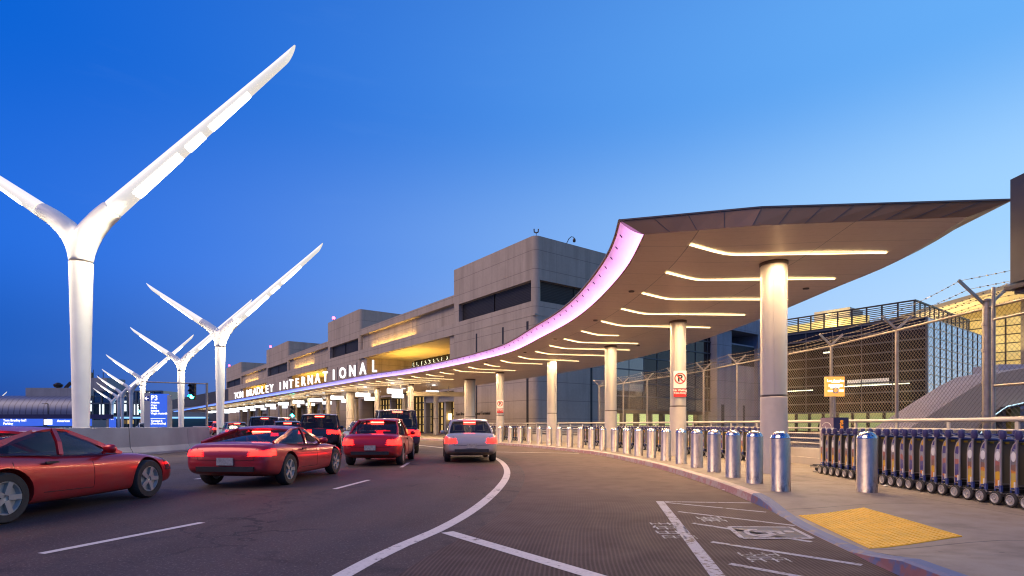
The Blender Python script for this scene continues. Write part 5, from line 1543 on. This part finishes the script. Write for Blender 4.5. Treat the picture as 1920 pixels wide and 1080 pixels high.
    for s in (-1, 1):
        for i, wd in ((0, .1), (2, .07), (4, .075)):
            p = Vector((base[i][2] * s, base[i][0], base[i][1])); q = Vector((roof[i][2] * s, roof[i][0], roof[i][1])); m = p.lerp(q, .5) + Vector((.03 * s, 0, 0))
            pm = MB(); pm.bar(p, m, wd, .04, 0, (s, 0, .3)); pm.bar(m, q, wd, .04, 0, (s, 0, .3)); pms.append(pm.mesh('pillar', M_black))
        if kind in ('suv', 'van'):
            p = Vector((base[1][2] * s, base[1][0], base[1][1])); q = Vector((roof[1][2] * s, roof[1][0], roof[1][1])); m = p.lerp(q, .5) + Vector((.03 * s, 0, 0)); pm = MB(); pm.bar(p, m, .09, .04, 0, (s, 0, .3)); pm.bar(m, q, .09, .04, 0, (s, 0, .3)); pms.append(pm.mesh('pillar', M_black))
    for i_, x_ in enumerate(pms): out['pillar%d' % i_] = x_
    out['npil'] = len(pms)
    tm = MB(); wr = sp['wr']; tm.lathe([(wr * .66, -.1), (wr * .93, -.105), (wr, -.07), (wr, .07), (wr * .93, .105), (wr * .66, .1)], 28, (0, 0, 0), 0, 'x', False); out['tyre'] = tm.mesh('tyre', M_tyre, smooth=50)
    hm = MB(); hm.lathe([(0, .06), (wr * .15, .075), (wr * .18, .05), (wr * .55, .045), (wr * .62, .09), (wr * .67, .09), (wr * .67, -.09), (0, -.08)], 24, (0, 0, 0), 0, 'x')
    hm2 = MB()
    for q in range(5):
        t_ = q * 2 * PI / 5; hm2.bar((.065, wr * .12 * math.cos(t_), wr * .12 * math.sin(t_)), (.075, wr * .64 * math.cos(t_), wr * .64 * math.sin(t_)), .07, .05, 0, (1, 0, 0))
    hm.add(hm2.v, hm2.f); hm.m = [0] * len(hm.f); out['rim'] = hm.mesh('rim', M_alloy, smooth=35)
    sm = MB(); sm.box((0, -.012, lerp(sp['prof'][0][2], .3, .3)), (.34, .02, .15)); out['plate'] = sm.mesh('plate', M_plate)
    hm = MB(); hm.box((0, b + (a - b) * .1 - .03, zb - .06), (.42, .03, .035)); out['high'] = hm.mesh('high', M_tail_hot)
    for s in (-1, 1):
        mm = MB(); y = d - .5; mm.lathe([(0, -.09), (.06, -.085), (.075, -.02), (.07, .06), (.04, .09), (0, .095)], 12, (s * (hb + .1), y, zd + .07), 0, 'x'); mm.v = [(x_, y + (y_ - y) * .75, z_) for x_, y_, z_ in mm.v]
        mm.bar((s * hb * .96, y + .02, zd + .0), (s * (hb + .06), y, zd + .05), .05, .04)
        out['mirror%d' % s] = mm.mesh('mirror', M_black, smooth=50)
    bm_ = MB(); bm_.box((0, -.012, sp['prof'][0][1] + .0), (W * .62, .05, .1)); out['bumper'] = bm_.mesh('bumper', M_black)
    for q_, (sy, sxx) in enumerate(((c - .75, 1), (c - .75, -1), (b + .28, 1), (b + .28, -1))):
        if kind == 'coupe' and q_ > 1: continue
        sm = MB(); zt2 = min(zc, zb) ; x_ = sxx * W * .2
        sm.loft([[(x_ + p * .23, sy + r + t, zz) for p, r in ((-1, -.06), (1, -.06), (1, .06), (-1, .06))] for zz, t in ((.45, .12), (.75, .04), (zt2 - .36, -.04))])
        sm.box((x_, sy - .07, zt2 - .25), (.25, .09, .17)); out['seat%d' % q_] = sm.mesh('seat', M_seat, smooth=30)
    for s in (-1, 1):
        dm = MB(); dm.box((s * (W / 2 * 1.0 - .012), lerp(a, d, .42) , za - .17), (.03, .2, .03)); out['handle%d' % s] = dm.mesh('handle', M_black)
    CARBASE[kind] = out; return out
def car(name, kind, pt, loc, head, label, group='cars queuing on the road', high=True, heads=False, scale=1.):
    """head: direction of travel as a plan vector; loc = centre of the rear bumper on the ground"""
    sh = car_shapes(kind); sp = SPEC[kind]
    rz = math.atan2(-head[0], head[1])
    t = thing(name, label, 'car', (loc[0], loc[1], .005), rz, group)
    if scale != 1: t.scale = (scale,) * 3
    def own(key, nm, mats=None, par=t):
        me = sh[key]
        if mats:
            me = me.copy(); me.materials.clear()
            for m in mats: me.materials.append(m)
        return link(nm, me, par)
    b = own('body', 'body', [pt, M_black]); own('glass', 'window_glass'); own('roof', 'roof', [pt]); [own('pillar%d' % i_, 'pillar', [pt]) for i_ in range(sh['npil'])]
    for s in (-1, 1):
        own('tail%d' % s, 'tail_light'); 
        h = own('head%d' % s, 'headlight', None if heads else [M_lens])
    own('plate', 'licence_plate'); own('bumper', 'rear_bumper'); [(own('mirror%d' % s, 'wing_mirror', [pt]), own('handle%d' % s, 'door_handle')) for s in (-1, 1)]
    for g_ in sh['gaps']: link('panel_gap', g_, t)
    for q_ in range(4):
        if 'seat%d' % q_ in sh: own('seat%d' % q_, 'seat')
    if high: own('high', 'brake_light')
    for y in sp['wy']:
        for s in (-1, 1):
            wl = own('tyre', 'wheel'); wl.location = (s * (sp['W'] / 2 - .13), y, sp['wr']); wl.rotation_euler = (0, 0, 0 if s > 0 else PI)
            own('rim', 'rim', None, wl)
    return t
CARS = [
 ('sports_car', 'coupe', P_red, (-7.55, 6.3), (.06, 1), 'low red sports car cut off by the left edge of the frame', {}),
 ('sports_car', 'coupe', P_red2, (-5.75, 11.0), (.06, 1), 'low red sports car with glowing tail lamps, in front of the barrier', {}),
 ('hatchback', 'sedan', P_red, (-4.35, 16.8), (-.06, 1), 'red saloon car with bright tail lamps, behind the silver car', {}),
 ('saloon_car', 'sedan', P_silver, (-1.35, 18.4), (-.14, 1), 'silver saloon car with bright tail lamps beside the white curved line', {}),
 ('van', 'van', P_navy, (-4.9, 23.6), (-.3, 1), 'tall dark violet van with a high brake lamp', {}),
 ('utility_car', 'suv', P_dark, (-9.0, 25.6), (-.3, 1), 'charcoal sport utility car with red high brake lamp, left of the violet van', {}),
 ('utility_car', 'suv', P_dark, (-15.4, 34.2), (-.5, 1), 'black sport utility car nearest the second lamp', {}),
 ('saloon_car', 'sedan', P_silver, (-7.9, 31.2), (-.55, 1), 'silver saloon seen beyond the violet van', {}),
 ('saloon_car', 'sedan', P_dark, (-12.3, 30.2), (-.45, 1), 'black saloon between the charcoal and the black utility cars', {}),
 ('van', 'van', P_white, (-20.6, 50.5), (-.75, 1), 'white van in the far queue under the canopy edge', {}),
 ('saloon_car', 'sedan', P_teal, (-16.4, 43.2), (-.7, 1), 'teal grey saloon in the far queue under the green signal', {}),
 ('saloon_car', 'sedan', P_gold, (-20.6, 41.5), (-.7, 1), 'beige saloon in the far queue left of the black utility car', {}),
 ('utility_car', 'suv', P_white, (-24.4, 56), (-.75, 1), 'white sport utility car far along the kerb', {}),
 ('saloon_car', 'sedan', P_teal, (-29.5, 58), (-.75, 1), 'small teal saloon beside the base of the second lamp', {}),
 ('saloon_car', 'sedan', P_red2, (-36.0, 68), (-.75, 1), 'small crimson saloon far away by the blue sign', {}),
 ('utility_car', 'suv', P_dark, (-46, 85), (-.75, 1), 'tiny dark utility car at the end of the far queue', {}),
]
for nm, kd, pt, loc, hd, lab, kw in CARS: car(nm, kd, pt, loc, hd, lab, **kw)
# cars coming the other way beyond the barrier, headlamps on
for loc, hd, lab, pt, kd in (((-44.5, 66.5), (.75, -1), 'oncoming white car with blazing headlamps below the blue sign', P_white, 'sedan'), ((-66, 84), (.75, -1), 'oncoming car with headlamps lit, far left of the blue sign', P_teal, 'sedan')):
    car('saloon_car', kd, pt, loc, hd, lab, 'cars coming the other way', False, True)

# ------------------------------------------------------------------ traffic signals
def signal(x, y, z, lab, mast=None, s=1.):
    t = thing('traffic_signal', lab, 'traffic light', (x, y, 0), 0, 'traffic signals showing green')
    mb = MB(); mb.box((0, .11 * s + .012, z), (.36 * s, .22 * s, 1.1 * s)); mb.build('head', M_black, t)
    for k, m in ((.34, M_black), (0, M_black), (-.34, M_green)):
        mb = MB(); mb.lathe([(0, -.01), (.13 * s, -.01), (.13 * s, .03)], 16, (0, 0, z + k * s), 0, 'y'); l = mb.build('lens', m, t)
        mb = MB(); mb.grid([[(.15 * s * math.cos(a), e, z + k * s + .15 * s * math.sin(a)) for a in [PI * q / 10 for q in range(11)]] for e in (-.22 * s, .02)]); mb.build('visor', M_black, l)
    mb = MB()
    if mast:
        mb.tube([(mast[0], .3, 0), (mast[0], .3, z + .9)], .11, 8); mb.tube([(mast[0], .3, z + .8), (mast[1], .3, z + 1.0)], .06, 8); mb.tube([(0, .26, z + .3), (0, .3, z + .9)], .05, 6)
    else: mb.tube([(0, .3, 0), (0, .3, z + .6)], .07, 8)
    mb.build('pole', M_alu, t); return t
signal(-32.1, 55, 4.6, 'green traffic signal hanging from a mast arm left of the second lamp', (1.35, -5.2), 1.5)
p = TP(82.8, 22.3); signal(p.x, p.y, 3.15, 'green traffic signal on a kerb post among the far columns', None, 1.6)
signal(-74.5, 110, 4.5, 'small green traffic signal far behind the row of lamps', None, 1.6)

# ------------------------------------------------------------------ direction signs
M_blue = plain('sign blue', (.03, .08, .42), .45, 0, .1, 2); M_blue_l = glow('lit sign blue', (.05, .16, .85), .55, (.04, .1, .5)); M_wlet = glow('sign lettering white', (1, 1, 1), 1.0, (.8, .8, .8))
c = (-38.7, 60.0)
t = thing('direction_sign', 'tall blue direction sign headed P3 between grey posts', 'sign', (c[0], c[1], 0))
mb = MB(); mb.box((-1.07, 0, 2.45), (.62, .4, 4.5)); mb.build('post', plain('sign post grey', (.5, .5, .48), .5, .2, .05, 1), t)
mb = MB(); mb.box((1.28, 0, 2.35), (.3, .4, 4.3)); mb.build('post', plain('sign post pale', (.52, .52, .5), .5, .2, .05, 1), t)
mb = MB(); mb.box((.19, 0, 2.5), (1.88, .3, 4.3)); mb.build('panel', M_blue_l, t)
mb = MB(); mb.box((-1.07, -.21, 4.15), (.5, .02, .5)); mb.build('arrow_plate', M_blue, t)
mb = MB(); mb.bar((-1.26, -.225, 4.15), (-.88, -.225, 4.15), .02, .07, 0); mb.bar((-1.27, -.226, 4.14), (-1.07, -.226, 4.33), .02, .07); mb.bar((-1.27, -.226, 4.16), (-1.07, -.226, 3.97), .02, .07); mb.build('arrow', M_wlet, t)
FR = lambda x, z: frame((x, -.16, z), (1, 0, 0), (0, 0, 1))
text('lettering', 'P3', .75, FR(-.68, 4.18), M_wlet, t, .02, .015, 'LEFT')
text('lettering', 'Avianca\nCopa\nDelta\nInterjet\nVirgin Australia', .3, FR(-.68, 3.72) @ Matrix.Translation((0, -.62, 0)), M_wlet, t, .02, .008, 'LEFT')
mb = MB(); mb.box((.1, -.16, 1.95), (1.6, .02, .05)); mb.build('rule', M_wlet, t)
text('lettering', 'Terminal B\n(Tom Bradley)', .28, FR(-.68, 1.55), M_wlet, t, .02, .008, 'LEFT')
t = thing('direction_sign', 'small blue sign with white arrow between the distant lamps', 'sign', (-81.6, 112, 0))
mb = MB(); mb.box((0, 0, 1.7), (1.5, .2, 2.2)); mb.build('panel', M_blue_l, t); text('lettering', 'C1', .5, frame((.1, -.12, 2.4), (1, 0, 0), (0, 0, 1)), M_wlet, t, .02, .01)
mb = MB(); mb.tube([(0, .1, 0), (0, .1, .7)], .1, 6); mb.build('post', M_alu, t)
# parking gantry sign far left
t = thing('gantry_sign', 'long dark blue overhead sign with white lettering left of the nearest lamp pole', 'sign', (-88, 100, 0))
mb = MB(); mb.box((3, .3, 2.75), (24, .5, .8)); mb.build('beam', plain('dark blue beam', (.015, .02, .09), .5), t)
mb = MB(); mb.box((-1.6, 0, 1.7), (8.2, .2, 1.3)); mb.build('panel', M_blue_l, t)
mb = MB(); mb.box((7.4, 0, 1.7), (8.0, .2, 1.3)); mb.build('panel', M_blue_l, t)
mb = MB(); mb.box((3.6, -.15, 1.75), (1.5, .05, .95)); mb.build('pictogram_plate', M_wlet, t)
text('lettering', "Tom Bradley Int'l\nParking", .6, frame((-4.6, -.13, 1.75), (1, 0, 0), (0, 0, 1)), M_wlet, t, .03, .012, 'LEFT')
text('lettering', 'American', .6, frame((5.2, -.13, 1.95), (1, 0, 0), (0, 0, 1)), M_wlet, t, .03, .012, 'LEFT')
mb = MB()
for x in (-8, 14): mb.tube([(x, .4, 0), (x, .4, 2.6)], .2, 8)
mb.build('post', M_alu, t)

# ------------------------------------------------------------------ far buildings on the left
M_farc = mk_panel('far concrete', (.26, .26, .28), (.32, .32, .34), 3., 6., .3, .4)
def mk_rib():
    m, nt, b = nodes('ribbed blue cladding'); p = pos(nt); sx = N(nt, 'ShaderNodeSeparateXYZ'); nt.links.new(p, sx.inputs[0])
    w = MA(nt, 'LESS_THAN', MA(nt, 'FRACT', MA(nt, 'MULTIPLY', sx.outputs[0], 1 / 1.6)), .18)
    nt.links.new(MIX(nt, w, (.14, .16, .24), (.07, .08, .13)), b.inputs['Base Color']); b.inputs['Roughness'].default_value = .45; b.inputs['Metallic'].default_value = .3
    return m
t = thing('parking_structure', 'long low hall with ribbed blue-grey rounded cladding on the far left', 'building', (-165, 150, 0))
mb = MB(); prof = [(0, 2.6), (-.4, 4.5), (0, 6.6), (1.4, 8.4), (4, 9.4), (12, 9.6)]
mb.grid([[(x, y, z) for y, z in prof] for x in (-60, -20, 0, 24, 46)]); mb.build('cladding', mk_rib(), t, smooth=50)
mb = MB(); mb.box((-7, 8, 1.3), (106, 14, 2.6)); mb.build('base', plain('pale plinth', (.4, .38, .36), .7, 0, .1, .2), t)
mb = MB(); mb.box((-7, -.5, 2.5), (106, 1.2, .35)); mb.build('canopy_band', plain('white band', (.6, .58, .55), .6), t)
mb = MB(); mb.box((35, 8, 10.3), (13, 8, 2.6)); mb.build('plant_room', M_farc, t)
mb = MB(); mb.lathe([(0, 0), (.9, .3), (1.2, 1.0), (.4, 1.6), (0, 1.6)], 10, (36, 6, 11.6)); mb.bar((38, 6, 11.6), (39.6, 6, 13.2), .4, .8); mb.build('rooftop_dish', M_mull, t)
t = thing('far_lamp_post', 'thin dark lamp post before the ribbed hall', 'street lamp', (-93, 110, 0))
mb = MB(); mb.tube([(0, 0, 0), (0, 0, 5.4), (-.1, 0, 5.5), (-.7, 0, 5.5)], .09, 6); mb.build('pole', M_mull, t)
mb = MB(); mb.box((-.75, 0, 5.46), (.8, .3, .12)); mb.build('lamp_head', M_alu, t)
t = thing('office_tower', 'square grey concrete block with rooftop antennas behind the line of lamps', 'building', (-165, 210, 0))
mb = MB(); mb.box((4.5, 5, 9.6), (11, 10, 19.2)); mb.build('tower', M_farc, t)
for k in range(5):
    mb = MB(); x = -.5 + 1.9 * k; mb.tube([(x, 2, 19), (x, 2, 20.5 + (k * 7 % 3))], .12, 5); mb.build('antenna', M_mull, t)
mb = MB(); mb.box((3, 1, 20.2), (1.2, 1.2, 2.2)); mb.build('roof_cabin', M_mull, t)
t = thing('glass_terminal', 'low glass terminal lit warm inside behind the line of lamps', 'building', (-140, 190, 0))
mb = MB(); mb.box((1, 5, 6.5), (36, 10, 13)); mb.build('glazing', M_glassb, t)
mb = MB()
for k in range(13): mb.box((-17 + 3 * k, -.1, 6.5), (.5, .4, 13))
for z in (4.2, 8.6, 12.8): mb.box((1, -.12, z), (36, .45, .5))
mb.build('frame', M_frame, t)
for k in range(9):
    mb = MB(); mb.box((-14 + 4 * k, -.06, 6.5 + (k % 3) * .6), (1.6, .2, 3.6)); mb.build('lit_window', glow('pale lit window', (.85, .95, .8), .8) if k == 0 else bpy.data.materials['pale lit window'], t)
mb = MB(); mb.box((6, -5, 3.6), (64, 6, .5)); mb.build('canopy', glow('cyan lit canopy edge', (.15, .55, 1), .9), t)
for k in range(9):
    mb = MB(); mb.box((-22 + 6.4 * k, -3, 2.2), (1.8, .4, 1.3)); mb.build('lit_door', bpy.data.materials['warm interior glazing'], t)
t = thing('far_terminal', 'dark distant terminal block seen between the second lamp and the big terminal', 'building', (-115, 190, 0))
mb = MB(); mb.add([(-12, 0, 0), (32, -10, 0), (50, 30, 0), (-12, 30, 0), (-12, 0, 8), (32, -10, 15), (50, 30, 15), (-12, 30, 8)], [(0, 1, 5, 4), (1, 2, 6, 5), (2, 3, 7, 6), (3, 0, 4, 7), (4, 5, 6, 7), (3, 2, 1, 0)])
mb.build('wall', plain('dark distant wall', (.06, .07, .09), .7, 0, .2, .1), t)
mb = MB(); mb.bar((-12, -.3, 5.2), (32, -10.3, 9.5), .3, .5); mb.build('band', M_farc, t)
